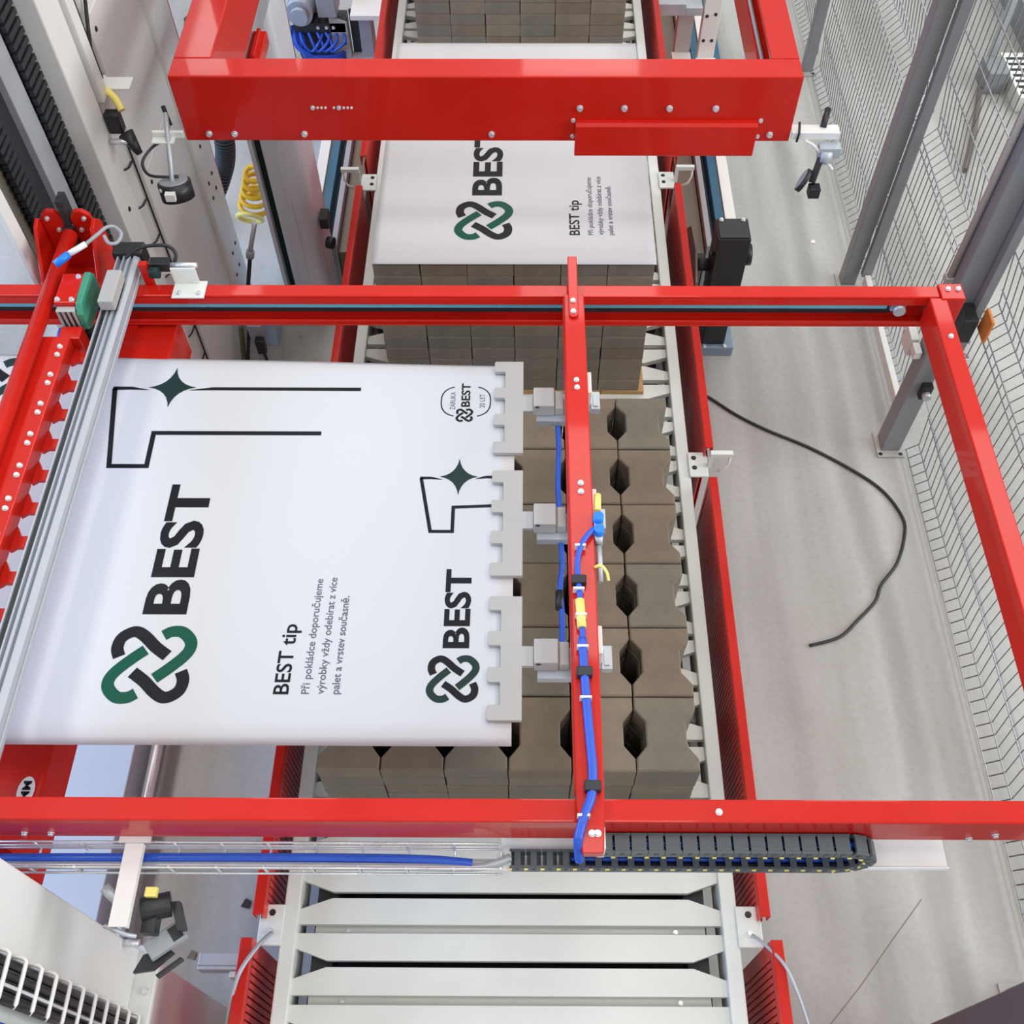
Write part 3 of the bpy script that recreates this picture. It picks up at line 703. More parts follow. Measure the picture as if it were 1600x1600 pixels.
gbl = put('guide_block', MB().box(-1.246, -1.196, 1.955, 1.9745, 1.832, 1.912), M['comb'], gm, 0.002)
for q in range(3): put('rail_groove', MB().box(-1.236 + q * 0.014, -1.231 + q * 0.014, 1.9535, 1.9548, 1.834, 1.910), M['black'], gbl)
put('green_flange', MB().prism([(1.955, 1.845), (1.975, 1.835), (2.08, 1.835), (2.10, 1.85), (2.10, 1.91), (2.085, 1.93), (1.975, 1.925), (1.955, 1.90)], -1.1935, -1.176, 'x'), M['green'], gm, 0.003)
for x, y in ((-1.242, 1.985), (-1.204, 1.985), (-1.206, 2.07)): share('bolt', BOLT, hou, (x, y, 1.925))
cc = thing('sensor_cable', 'cable with blue plug looping onto the silver axis end', 'cable', (-1.2, 2.1, 1.95))
put('plug', MB().cyl((-1.262, 2.085, 1.955), (-1.230, 2.115, 1.965), 0.011, 12), M['bluecon'], cc)
put('plug_body', MB().cyl((-1.2295, 2.1155, 1.965), (-1.19, 2.15, 1.97), 0.0085, 10), M['alu'], cc)
put('lead', MB().tube(crom([(-1.19, 2.15, 1.97), (-1.165, 2.18, 1.975), (-1.15, 2.215, 1.97), (-1.135, 2.23, 1.96), (-1.115, 2.215, 1.95), (-1.12, 2.185, 1.945), (-1.14, 2.175, 1.95), (-1.155, 2.195, 1.96)]), 0.005, 8), M['grey'], cc)
bh = thing('blue_air_hose', 'short blue air hose beside the red tube at left', 'hose', (-1.24, 1.9, 1.85))
put('hose', MB().tube(crom([(-1.256, 1.965, 1.80), (-1.252, 1.955, 1.84), (-1.250, 1.94, 1.85), (-1.252, 1.925, 1.84), (-1.256, 1.915, 1.78)]), 0.008, 8), M['blue'], bh)
put('fitting', MB().cyl((-1.256, 1.965, 1.80), (-1.256, 1.978, 1.825), 0.009, 8), M['steel'], bh)

# ------------------------------------------------------------------ lift tower at left
tw = thing('lift_tower', 'tall cream lift tower with chain recess and big flat side panel at left', 'lift tower', (-1.5, 2.8, 0))
HT = 3.35
put('recess_web', MB().box(-1.535, -1.515, 2.42, 2.93, 0.0, HT), M['brown'], tw)
put('outer_flange', MB().box(-1.425, -1.409, 2.205, 2.255, 0.0, HT), M['white'], tw, 0.003)
put('flange_web', MB().prism([(-1.425, 2.256), (-1.412, 2.256), (-1.50, 2.419), (-1.535, 2.419)], 0.0, HT), M['brown'], tw)
put('rail_cover', MB().box(-1.514, -1.482, 2.635, 2.732, 0.0, HT), M['galv'], tw, 0.003)
put('slide_bed', MB().box(-1.5145, -1.505, 2.533, 2.6345, 0.0, HT), M['darkslot'], tw)
put('front_column', MB().box(-1.685, -1.406, 2.851, 2.997, 0.0, HT), M['cream'], tw, 0.006)
put('gutter_bed', MB().box(-1.566, -1.434, 2.998, 3.164, 0.0, HT), M['cream'], tw)
put('red_strip', MB().box(-1.4335, -1.405, 3.004, 3.045, 2.46, HT), M['red'], tw, 0.002)
spn = put('side_panel', MB().box(-1.534, -1.42, 3.165, 3.672, 0.0, HT), M['cream'], tw, 0.004)
pfl = put('panel_flange', MB().box(-1.47, -1.40, 3.673, 3.888, 0.0, HT), M['white'], tw, 0.004)
put('guide_strip', MB().box(-1.51, -1.436, 3.893, 3.996, 0.65, HT), M['red'], tw, 0.003)
for z in (1.375, 1.99):
    put('panel_seam', MB().box(-1.4202, -1.4185, 3.20, 3.55, z, z + 0.006), M['weld'], spn)
    for y in (3.21, 3.54): share('bolt', BOLTD, spn, (-1.42, y, z - 0.05), RIGHT)
for z in (0.36, 0.47, 0.82, 0.90, 1.07, 1.20, 1.31):
    for y in (3.73, 3.80): share('bolt_hole', BOLTD, pfl, (-1.40, y + (0.03 if int(z * 100) % 2 else 0), z), RIGHT)
share('bolt_hole', BOLTD, tw, (-1.406, 2.92, 1.44), RIGHT)
put('base_beam', MB().box(-1.70, -1.46, 0.35, 2.19, 0.0, 0.18), mat('pale_blue_grey_paint', (186, 194, 204), 0.45, 0, 0.03, 4), tw, 0.004)
put('base_pipe', MB().tube([(-1.405, 0.6, 0.10), (-1.405, 2.0, 0.10)], 0.022, 14), M['steel'], tw)
mb = MB(); z = 0.3
while z < HT:
    mb.box(-1.50, -1.482, 2.458, 2.532, z, z + 0.016); mb.box(-1.514, -1.5005, 2.468, 2.522, z + 0.016, z + 0.026); z += 0.026
o = put('lift_chain', mb, M['chain'], tw); o['kind'] = 'stuff'
mb = MB(); z = 0.3
while z < HT:
    mb.box(-1.482, -1.467, 2.741, 2.843, z, z + 0.018); mb.box(-1.497, -1.4825, 2.750, 2.834, z + 0.018, z + 0.029); z += 0.029
o = put('lift_chain', mb, M['chain'], tw); o['kind'] = 'stuff'
# cable ladder wires in the gutter
gz = thing('gutter_grid', 'narrow wire cable ladder running down the cream lift tower', 'cable tray', (-1.42, 3.08, 0.2))
for y in (3.024, 3.137):
    put('side_wire', MB().tube([(-1.426, y, 0.2), (-1.426, y, 1.5), (-1.426, y, HT)], 0.004, 6), M['black'], gz)
z = 0.3
while z < HT:
    put('rung', MB().tube([(-1.426, 3.024, z + 0.03), (-1.426, 3.08, z), (-1.426, 3.137, z - 0.01)], 0.0035, 6), M['black'], gz); z += 0.17
put('trunking', MB().box(-1.4415, -1.393, 3.013, 3.067, 1.80, 2.44), M['cream'], gz, 0.003)

cr = thing('lift_carriage', 'dark red lift carriage with two curved cheeks at the chain', 'carriage', (-1.28, 2.2, 1.78))
cheek = [(2.15, 1.72), (2.33, 1.72), (2.33, 1.90), (2.30, 1.93), (2.27, 1.92), (2.18, 1.80), (2.15, 1.78)]
put('cheek', MB().prism(cheek, -1.386, -1.374, 'x'), M['red'], cr, 0.003)
put('cheek', MB().prism(cheek, -1.226, -1.214, 'x'), M['red'], cr, 0.003)
back = [(-1.3735, 1.72), (-1.2265, 1.72), (-1.2265, 1.90), (-1.232, 1.935), (-1.25, 1.95), (-1.272, 1.948), (-1.288, 1.925), (-1.292, 1.87), (-1.308, 1.87), (-1.312, 1.925), (-1.328, 1.948), (-1.35, 1.95), (-1.368, 1.935), (-1.3735, 1.90)]
bkp = put('back_plate', MB().prism(back, 2.305, 2.32, 'y'), M['red'], cr, 0.003)
put('bottom_plate', MB().box(-1.3735, -1.2265, 2.17, 2.3045, 1.72, 1.74), M['red'], cr)
put('chain_end', MB().box(-1.309, -1.291, 2.30, 2.345, 1.9005, 1.985).box(-1.315, -1.285, 2.285, 2.3045, 1.83, 1.90), M['chain'], cr)
for x in (-1.352, -1.248):
    share('bolt', BOLT, bkp, (x, 2.305, 1.925), FRONT); share('bolt', BOLT, bkp, (x + 0.02 * (1 if x < -1.3 else -1), 2.305, 1.885), FRONT)

# small white bracket with switch on the rear beam
rs = thing('limit_switch', 'white folded bracket with limit switch on the rear beam at left', 'sensor', (-0.93, 2.12, ZR1))
lbr = put('bracket', MB().box(-0.985, -0.895, 2.085, 2.150, ZR1 + 0.001, ZR1 + 0.006).box(-0.985, -0.915, 2.140, 2.145, ZR1 + 0.0065, ZR1 + 0.06).box(-1.03, -0.94, 2.152, 2.19, ZR1 + 0.03, ZR1 + 0.036), M['white'], rs, 0.001)
put('switch_body', MB().box(-1.045, -0.99, 2.152, 2.182, ZR1 + 0.037, ZR1 + 0.065), M['black'], rs, 0.002)
put('roller', MB().cyl((-1.04, 2.135, ZR1 + 0.05), (-1.015, 2.135, ZR1 + 0.05), 0.016, 12), M['inkd'], rs)
put('rod', MB().cyl((-0.99, 2.165, ZR1 + 0.05), (-0.915, 2.165, ZR1 + 0.05), 0.008, 8), M['steel'], rs)
put('lead', MB().tube(crom([(-1.11, 2.17, 1.90), (-1.07, 2.19, 1.92), (-1.0, 2.20, 1.92), (-0.975, 2.19, 1.90), (-0.985, 2.17, 1.87)]), 0.005, 6), M['black'], rs)
put('red_tab', MB().box(-1.07, -1.048, 2.143, 2.16, ZR1 - 0.06, ZR1 + 0.07), M['red'], rs)
for x, y in ((-0.965, 2.10), (-0.91, 2.10)): share('bolt', BOLT, lbr, (x, y, ZR1 + 0.006))

# ------------------------------------------------------------------ top red frame
ZT0, ZT1 = 1.825, 2.05
tf = thing('red_lift_frame', 'big red box-section frame hanging across the conveyor at the top', 'machine frame', (-0.12, 2.78, ZT0))
X0, X1, YF, YB = -1.072, 0.824, 2.785, 2.878
tfb = put('front_beam', MB().box(X0, X1, YF, YB, ZT0, ZT1), M['red'], tf, 0.004)
put('side_beam', MB().box(X0, -0.957, YB + 0.0005, 5.6, ZT0, ZT1), M['red'], tf, 0.004)
put('side_beam', MB().box(0.738, X1, YB + 0.0005, 5.6, 2.032, ZT1).box(0.738, X1, YB + 0.0005, 5.6, ZT0, 1.930).box(0.802, X1, YB + 0.0005, 5.6, 1.9305, 2.0315), M['red'], tf, 0.003)
put('rear_beam', MB().box(X0, X1, 5.601, 5.70, ZT0, ZT1), M['red'], tf, 0.004)
put('inner_rail', MB().tube([(0.752, YB + 0.001, 1.938), (0.752, 4.0, 1.938), (0.752, 5.6, 1.938)], 0.0075, 8), M['galv'], tf)
put('inner_profile', MB().box(-1.056, -0.99, 3.26, 5.6, 1.67, 1.75).box(-1.03, -1.015, 3.26, 5.6, 1.7505, 1.762), M['galv'], tf, 0.003)
put('inner_block', MB().box(-0.988, -0.938, 3.34, 3.51, 1.70, 1.75).box(-0.972, -0.957, 3.34, 3.51, 1.7505, 1.762), M['red'], tf, 0.003)
# folded cover on the beam front
put('cover', MB().prism([(YF - 0.0003, 1.905), (YF - 0.016, 1.903), (YF - 0.026, 1.895), (YF - 0.030, 1.795), (YF - 0.026, 1.79), (YF - 0.0003, 1.79)], 0.150, 0.712, 'x'), M['red'], tf, 0.002)
def bx(x, z, me=BOLT): share('bolt', me, tfb, (x, YF, z), FRONT)
for x in (0.162, 0.298, 0.436, 0.577): bx(x, 1.945, BOLTB)
for x in (-0.995, -0.915, -0.696, -0.11, 0.759): bx(x, 1.852, BOLTB)
for x, z in ((0.143, 1.902), (0.143, 1.845), (0.722, 1.902), (0.722, 1.845)): bx(x, z)
for x in (-0.655, -0.575): bx(x, 1.945)
mb = MB()
for x in (-0.640, -0.628, -0.616, -0.590, -0.560, -0.548, -0.536): mb.cyl((x, YF, 1.945), (x, YF - 0.003, 1.945), 0.004, 8)
put('drilled_holes', mb, M['weld'], tfb)
put('tower_bracket', MB().box(-1.40, X0 - 0.0005, 4.90, 5.10, ZT0 + 0.02, ZT1 - 0.03), M['red'], tf)
# sensors hung on the frame's two ends
def eye(label, x, y, z, sx):
    t = thing('light_sensor', label, 'sensor', (x, y, z))
    return t
er = eye('black light sensor on white arm right of the red top frame', 0.9, 2.76, 1.84, 1)
put('arm', MB().box(0.826, 0.975, 2.772, 2.784, 1.842, 1.866).box(0.826, 0.975, 2.7845, 2.815, 1.862, 1.866), M['white'], er, 0.001)
put('joint', MB().cyl((0.92, 2.75, 1.80), (0.955, 2.75, 1.80), 0.028, 14).box(0.915, 0.98, 2.735, 2.771, 1.80, 1.835), M['galv'], er)
put('clamp', MB().bar((0.925, 2.74, 1.80), (0.905, 2.70, 1.735), 0.02, 0.02).box(0.895, 0.93, 2.665, 2.70, 1.70, 1.735), M['black'], er, 0.002)
put('reflector', MB().cyl((0.872, 2.705, 1.745), (0.884, 2.700, 1.74), 0.038, 20), M['black'], er)
put('lens', MB().cyl((0.8695, 2.706, 1.746), (0.872, 2.705, 1.745), 0.032, 20), M['grey'], er)
put('lead', MB().tube(crom([(0.87, 2.77, 1.84), (0.90, 2.755, 1.83), (0.935, 2.735, 1.80), (0.965, 2.72, 1.77)]), 0.005, 6), M['weld'], er)
put('tie', MB().tube([(0.848, 2.80, 1.885), (0.846, 2.768, 1.868), (0.844, 2.768, 1.838)], 0.004, 6), M['black'], er)
put('pin', MB().cyl((0.925, 2.80, 1.867), (0.945, 2.86, 1.89), 0.010, 8), M['black'], er)
el = eye('black round light sensor on white arm left of the red top frame', -1.1, 2.74, 1.84, -1)
put('arm', MB().box(-1.17, -1.073, 2.77, 2.782, 1.845, 1.866).box(-1.17, -1.10, 2.7405, 2.7695, 1.845, 1.850), M['white'], el, 0.001)
put('rod', MB().cyl((-1.125, 2.82, 1.90), (-1.105, 2.62, 1.75), 0.008, 8), M['galv'], el)
put('pin', MB().tube([(-1.135, 2.84, 1.91), (-1.115, 2.80, 1.87)], 0.007, 8), M['inkd'], el)
put('reflector', MB().cyl((-1.105, 2.655, 1.77), (-1.10, 2.64, 1.72), 0.052, 22), M['black'], el)
put('lens', MB().cyl((-1.1055, 2.657, 1.776), (-1.105, 2.6555, 1.7705), 0.044, 22), M['grey'], el)
put('clip', MB().box(-1.14, -1.08, 2.61, 2.625, 1.765, 1.775).box(-1.12, -1.09, 2.585, 2.6095, 1.75, 1.775), M['white'], el)
put('lead', MB().tube(crom([(-1.12, 2.765, 1.845), (-1.17, 2.75, 1.83), (-1.20, 2.70, 1.81), (-1.18, 2.665, 1.79), (-1.13, 2.66, 1.785), (-1.09, 2.67, 1.78)]), 0.005, 6), M['black'], el)
es = thing('photo_switch', 'yellow and black photo switch on the cream lift tower', 'sensor', (-1.38, 3.06, 1.75))
put('plate', MB().box(-1.415, -1.318, 3.067, 3.132, 1.81, 1.817).box(-1.428, -1.4155, 3.024, 3.154, 1.70, 1.8095), M['white'], es, 0.001)
put('yellow_cap', MB().tube(crom([(-1.404, 3.073, 1.81), (-1.366, 3.04, 1.80), (-1.345, 3.013, 1.772)]), 0.013, 8), M['paley'], es)
put('body', MB().box(-1.404, -1.355, 2.985, 3.024, 1.70, 1.772), M['black'], es, 0.004)
put('shade', MB().cyl((-1.35, 2.99, 1.70), (-1.31, 2.95, 1.65), 0.028, 12, 0.012), M['black'], es)
put('rod', MB().cyl((-1.40, 2.965, 1.686), (-1.334, 2.965, 1.686), 0.010, 8), M['steel'], es)
put('lead', MB().tube(crom([(-1.42, 3.045, 1.783), (-1.417, 3.09, 1.90), (-1.409, 3.154, 2.02), (-1.399, 3.197, 2.107)]), 0.0065, 6), M['black'], es)

# ------------------------------------------------------------------ background machinery, left side
pc = thing('profile_column', 'silver ribbed aluminium column with a dark slot, behind the red rear beam', 'column', (-1.11, 3.95, 0))
HC = 3.0; Yc0 = 3.85
prof = [(-1.222, Yc0), (-1.200, Yc0 - 0.01), (-1.196, Yc0 + 0.03), (-1.166, Yc0 + 0.03), (-1.162, Yc0 - 0.012)]
for i in range(13):
    a = math.pi * i / 12; prof.append((-1.08 - 0.080 * math.cos(a), Yc0 - 0.012 - 0.045 * math.sin(a)))
prof += [(-0.995, Yc0), (-0.985, Yc0 + 0.20), (-1.222, Yc0 + 0.20)]
put('profile', MB().prism(prof, 0, HC), M['alu'], pc, 0.002)
put('slot', MB().box(-1.1955, -1.1665, Yc0 + 0.018, Yc0 + 0.0295, 0, HC), M['inkd'], pc)
put('rib', MB().box(-1.085, -1.070, Yc0 - 0.064, Yc0 - 0.052, 0, HC), M['alu'], pc)
put('base_plate', MB().box(-1.28, -0.95, Yc0 - 0.1, Yc0 + 0.26, 0, 0.012), M['galv'], pc)
put('switch_head', MB().box(-0.9845, -0.945, Yc0 + 0.02, Yc0 + 0.10, 0.52, 0.58).cyl((-0.962, Yc0 + 0.01, 0.45), (-0.93, Yc0 + 0.0, 0.45), 0.03, 12), M['black'], pc, 0.003)
sw = thing('stand_switch', 'black switch on thin grey struts below the rear beam, beside the tower', 'sensor', (-1.30, 3.5, 0))
put('strut', MB().bar((-1.412, 3.60, 0.30), (-1.345, 3.52, 0.26), 0.02, 0.02), M['galv'], sw)
put('strut', MB().bar((-1.372, 3.5, 0.24), (-1.40, 3.46, 0.0), 0.018, 0.018), M['brown'], sw)
put('strut', MB().bar((-1.335, 3.52, 0.24), (-1.385, 3.44, 0.0), 0.012, 0.012), M['darkslot'], sw)
put('switch_body', MB().box(-1.335, -1.265, 3.47, 3.53, 0.20, 0.275), M['motor'], sw, 0.006)
put('switch_head', MB().box(-1.305, -1.262, 3.43, 3.469, 0.12, 0.21), M['black'], sw, 0.006)
put('cable', MB().tube(crom([(-1.28, 3.45, 0.12), (-1.27, 3.43, 0.06), (-1.262, 3.40, 0.01)]), 0.008, 6), M['black'], sw)
yh = thing('coiled_hose', 'yellow coiled air hose hanging beside the silver profile column', 'hose', (-1.37, 4.3, 0.6))
pts = []
for i in range(70):
    t = i / 69.0; a = t * 5 * 2 * math.pi; r = 0.028 + 0.047 * t
    pts.append((-1.315 - 0.035 * t + r * math.cos(a), 4.10 + r * 0.7 * math.sin(a), 0.68 - 0.225 * t + 0.014 * math.sin(a)))
put('coil', MB().tube(pts, 0.0125, 8), M['yellow'], yh)
put('loop', MB().ring((-1.372, 4.06, 0.425), 0.060, 0.012, (0.1, 0.8, 0.5), 24, 8), M['paley'], yh)
put('hanger', MB().tube([(-1.29, 4.10, 0.68), (-1.28, 4.14, 1.0), (-1.28, 4.15, 1.6)], 0.005, 6), M['galv'], yh)
put('hanger_bar', MB().box(-1.30, -1.10, 4.14, 4.16, 1.6, 1.62), M['galv'], yh)
ar = thing('air_cylinder', 'thin steel air cylinder rod with round joint left of the profile column', 'cylinder', (-1.33, 3.8, 0.3))
put('rod', MB().cyl((-1.268, 3.80, 0.62), (-1.318, 3.78, 0.47), 0.012, 10), M['steel'], ar)
put('joint', MB().cyl((-1.3185, 3.7795, 0.468), (-1.328, 3.775, 0.43), 0.020, 12), M['galv'], ar)
put('foot_block', MB().box(-1.43, -1.375, 3.72, 3.78, 0.0, 0.15), M['galv'], ar, 0.003)
put('lower_rod', MB().cyl((-1.3285, 3.7745, 0.428), (-1.40, 3.745, 0.15), 0.010, 10), M['black'], ar)
cs = thing('corrugated_hose', 'black corrugated hose curving behind the left end of the red top frame', 'hose', (-1.4, 4.4, 0.8))
pts = crom([(-1.56, 4.6, 1.15), (-1.53, 4.55, 0.85), (-1.535, 4.5, 0.60), (-1.555, 4.5, 0.47), (-1.59, 4.5, 0.37), (-1.67, 4.48, 0.22), (-1.80, 4.45, 0.05)], 8)
mb = MB(); mb.tube(pts, 0.045, 12)
for i in range(1, len(pts) - 1): mb.ring(pts[i], 0.046, 0.007, (pts[i + 1] - pts[i - 1]), 14, 6)
put('hose', mb, M['black'], cs)
eb = thing('junction_box', 'small pale blue valve box with wires at the foot of the profile column', 'valve box', (-1.24, 3.62, 0))
put('housing', MB().box(-1.36, -1.25, 3.60, 3.73, 0.0, 0.20), mat('pale_blue_paint', (176, 198, 222), 0.45, 0, 0.03, 6), eb, 0.006)
put('lid', MB().box(-1.355, -1.255, 3.605, 3.725, 0.2005, 0.212), M['white'], eb, 0.002)
put('wiring', MB().tube(crom([(-1.25, 3.70, 0.15), (-1.22, 3.69, 0.22), (-1.19, 3.71, 0.2), (-1.20, 3.74, 0.12), (-1.23, 3.74, 0.18), (-1.25, 3.74, 0.1)]), 0.008, 6), M['inkd'], eb)

def drive(label, s, xo, xi, y0, y1):
    t = thing('drive_rail', label, 'drive rail', (xo, y0, 0), 'drive rails beside the conveyor')
    A = lambda a, b: sorted((xo - s * a, xo - s * b))
    put('outer_strip', MB().box(*A(0.0, 0.055), y0, y1, 0.0, 0.30), M['white'], t, 0.003)
    put('blue_web', MB().box(*A(0.056, 0.105), y0, y1, 0.0, 0.29), M['teal'], t, 0.003)
    put('chain_slot', MB().box(*A(0.106, 0.135), y0, y1, 0.0, 0.22), M['black'], t)
    put('inner_rail', MB().box(*A(0.136, 0.165), y0, y1, 0.0, 0.285), M['grey'], t, 0.003)
    put('cover', MB().box(*A(0.170, 0.270), y0, y1, 0.0, 0.24), M['brown'], t, 0.003)
    return t
drive('drive rail with blue web and white edge right of the conveyor', 1, 1.075, 0.8, 4.02, 8.5)
drive('drive rail with blue web and white edge left of the conveyor', -1, -1.125, -0.85, 4.02, 5.4)
bm_ = thing('gearmotor', 'black boxy gearmotor at the near end of the right drive rail', 'motor', (0.98, 3.8, 0))
put('motor_case', MB().prism([(0.862, 3.60), (1.010, 3.60), (1.010, 3.74), (0.862, 3.74)], 0.34, 0.70).box(0.868, 1.004, 3.606, 3.734, 0.7005, 0.708), M['black'], bm_, 0.008)
put('terminal_box', MB().cyl((1.0105, 3.67, 0.55), (1.04, 3.67, 0.55), 0.05, 16), M['black'], bm_)
put('gear_case', MB().box(0.872, 0.985, 3.56, 3.78, 0.06, 0.3395), M['black'], bm_, 0.008)
put('foot', MB().box(0.845, 1.03, 3.54, 3.80, 0.0, 0.0595), mat('steel_blue_paint', (120, 140, 156), 0.4, 0, 0.05, 6), bm_, 0.004)
for x in (0.885, 0.985):
    share('bolt', BOLTB, bm_, (x, 3.72, 0.708)); share('bolt', BOLTB, bm_, (x - 0.004, 3.56, 0.22), FRONT); share('bolt', BOLTB, bm_, (x + 0.0, 3.548, 0.0595))
put('shaft', MB().cyl((0.861, 3.70, 0.46), (0.80, 3.70, 0.46), 0.03, 14).cyl((0.86, 3.64, 0.58), (0.84, 3.64, 0.58), 0.012, 8), M['darkslot'], bm_)
dsk = tag(put('sprocket_cover', MB().prism([(3.55, 0.04), (4.0, 0.04), (4.0, 0.42), (3.9, 0.52), (3.72, 0.54), (3.58, 0.46)], 0.79, 0.80, 'x'), M['brown']), 'brown sprocket cover plate between the right guard and the gearmotor', 'cover plate')

# far machinery seen inside the top frame
fm = thing('far_gearmotor', 'grey rounded gearmotor far away inside the top frame at left', 'motor', (-1.28, 5.7, 0.0))
put('case', MB().cyl((-1.305, 5.66, 0.535), (-1.305, 5.82, 0.535), 0.075, 20).cyl((-1.305, 5.62, 0.535), (-1.305, 5.659, 0.535), 0.05, 16), M['motor'], fm)
put('flange', MB().bar((-1.305, 5.821, 0.44), (-1.305, 5.821, 0.63), 0.17, 0.02), M['motor'], fm, 0.004)
put('gear_case', MB().box(-1.205, -1.095, 5.68, 5.84, 0.50, 0.68), M['grey'], fm, 0.006)
put('valve_block', MB().box(-1.36, -1.06, 5.70, 5.84, 0.40, 0.455), M['darkslot'], fm)
put('stand', MB().box(-1.36, -1.06, 5.78, 5.84, 0.0, 0.3995), M['black'], fm)
for x in (-1.22, -1.17, -1.13): share('bolt', BOLTB, fm, (x, 5.70, 0.43), FRONT)
hb = thing('hose_bundle', 'tangle of blue hoses below the far grey gearmotor', 'hoses', (-1.23, 5.6, 0.2))
for k in range(8):
    q = 0.016 * k; j = random.uniform(-0.02, 0.02)
    pts = [(-1.375 + 0.4 * q + j * 0.3, 5.74, 0.42 - 0.3 * q), (-1.36 + 0.7 * q, 5.68 - 0.5 * q, 0.33 - 0.9 * q + j), (-1.24 + j, 5.66 - 0.5 * q, 0.275 - 0.9 * q), (-1.12 - 0.3 * q, 5.68 - 0.5 * q, 0.27 - 0.8 * q), (-1.06 - 0.2 * q, 5.74, 0.28 - 0.8 * q)]
    put('hose', MB().tube(crom(pts), 0.012, 6), M['black'] if k in (3, 6) else M['blue'], hb)
for k in range(4):
    put('hose', MB().tube(crom([(-1.33 + 0.05 * k, 5.70, 0.40), (-1.31 + 0.055 * k, 5.66, 0.35), (-1.27 + 0.04 * k, 5.65, 0.31), (-1.22 + 0.05 * k, 5.66, 0.36), (-1.20 + 0.04 * k, 5.70, 0.39)]), 0.010, 6), M['blue'], hb)
wb = thing('white_gusset', 'narrow white gusset plate at the far left inside the top frame', 'bracket', (-1.5, 5.5, 0))
put('plate', MB().prism([(-1.555, 0.0), (-1.47, 0.0), (-1.47, 0.25), (-1.50, 0.46), (-1.52, 0.46), (-1.57, 0.25)], 5.66, 5.672, 'y'), M['white'], wb, 0.002)
put('face_plate', MB().box(-1.499, -1.385, 5.70, 5.715, 0.0, 0.60), M['grey'], wb, 0.002)
put('red_block', MB().box(-1.49, -1.40, 5.66, 5.6995, 0.47, 0.54), M['darkred'], wb)
share('bolt', BOLTD, wb, (-1.49, 5.66, 0.27), FRONT)
cb = thing('column_foot', 'grey bolted column foot far away just left of the conveyor', 'column', (-0.95, 5.7, 0))
put('side_plate', MB().prism([(-1.15, 0.0), (-1.04, 0.0), (-1.05, 0.46), (-1.15, 0.50)], 5.70, 5.712, 'y'), M['comb'], cb, 0.002)
put('web', MB().box(-1.035, -0.985, 5.73, 5.745, 0.0, 0.52), M['darkslot'], cb)
put('post', MB().prism([(-0.985, 0.0), (-0.905, 0.0), (-0.905, 0.52), (-0.975, 0.52)], 5.68, 5.80, 'y'), M['grey'], cb, 0.003)
put('foot_plate', MB().box(-1.04, -0.87, 5.58, 5.80, 0.0, 0.255), M['comb'], cb, 0.003)
put('cap', MB().box(-1.01, -0.84, 5.62, 5.80, 0.5205, 0.55), M['white'], cb, 0.002)
share('bolt', BOLTD, cb, (-1.075, 5.70, 0.33), FRONT)
rc = thing('column_foot', 'cream bolted strut with plates far away right of the conveyor', 'column', (0.92, 5.3, 0))
put('strut', MB().box(0.945, 1.035, 5.30, 5.36, 0.0, 1.0), M['cream'], rc, 0.003)
put('strut', MB().box(0.815, 0.900, 5.32, 5.38, 0.0, 0.76), M['comb'], rc, 0.003)
put('foot', MB().box(0.935, 1.045, 5.22, 5.2995, 0.0, 0.50).box(0.80, 0.905, 5.24, 5.3195, 0.0, 0.52), M['white'], rc, 0.003)
put('clamp', MB().box(0.68, 0.84, 5.26, 5.40, 0.765, 0.83).box(0.8405, 0.93, 5.26, 5.40, 0.765, 0.81), M['galv'], rc, 0.003)
for x, z in ((0.965, 0.74), (1.01, 0.75), (0.965, 0.60), (1.01, 0.60)): share('bolt', BOLTD, rc, (x, 5.30, z), FRONT)
tag(put('steel_blue_bar', MB().box(1.16, 1.21, 5.6, 8.5, 0.0, 0.06), M['teal']), 'low blue-grey steel bar on the floor along the right drive rail', 'steel bar')

# ------------------------------------------------------------------ near-left column with cable ladder
nc = thing('flanged_column', 'cream steel column with bolted end flange at bottom left', 'column', (-1.1, 0.35, 0))
put('upper_shaft', MB().box(-1.28, -1.0, 0.02, 0.545, 1.021, 3.3), M['cream'], nc, 0.005)
fla = put('flange', MB().box(-1.30, -0.945, -0.02, 0.556, 1.0, 1.02), M['cream'], nc, 0.003)
put('lower_shaft', MB().box(-1.28, -1.0, 0.02, 0.545, 0.0, 0.999), M['cream'], nc, 0.005)
for y in (0.53, 0.445, 0.36, 0.275): share('bolt', BOLTB, fla, (-0.966, y, 1.02))
put('stiffener', MB().box(-0.999, -0.95, 0.30, 0.31, 0.80, 0.9995), M['cream'], nc)
put('stud', MB().cyl((-1.0, 0.535, 1.15), (-0.96, 0.535, 1.15), 0.009, 8), M['steel'], nc)
cl = thing('cable_ladder', 'zinc wire cable ladder with black cables on the bottom left column', 'cable tray', (-0.98, 0.36, 1.05))
for y in (0.39, 0.33, 0.30):
    put('side_wire', MB().tube([(-0.955 if y < 0.38 else -0.99, y, 1.05), (-0.955 if y < 0.38 else -0.99, y, 1.6), (-0.955 if y < 0.38 else -0.99, y, 2.3)], 0.0035, 6), M['black'] if y < 0.32 else M['steel'], cl)
z = 1.07
while z < 2.3:
    put('rung', MB().tube([(-0.992, 0.392, z), (-0.958, 0.385, z), (-0.952, 0.38, z), (-0.952, 0.305, z), (-0.957, 0.298, z)], 0.0045, 6), M['weld'], cl); z += 0.078
for q in range(4):
    put('cable', MB().tube([(-0.975, 0.315 + q * 0.019, 1.04), (-0.975, 0.315 + q * 0.019, 1.6), (-0.975, 0.315 + q * 0.019, 2.3)], 0.009, 8), M['black'] if q != 2 else M['darkslot'], cl)
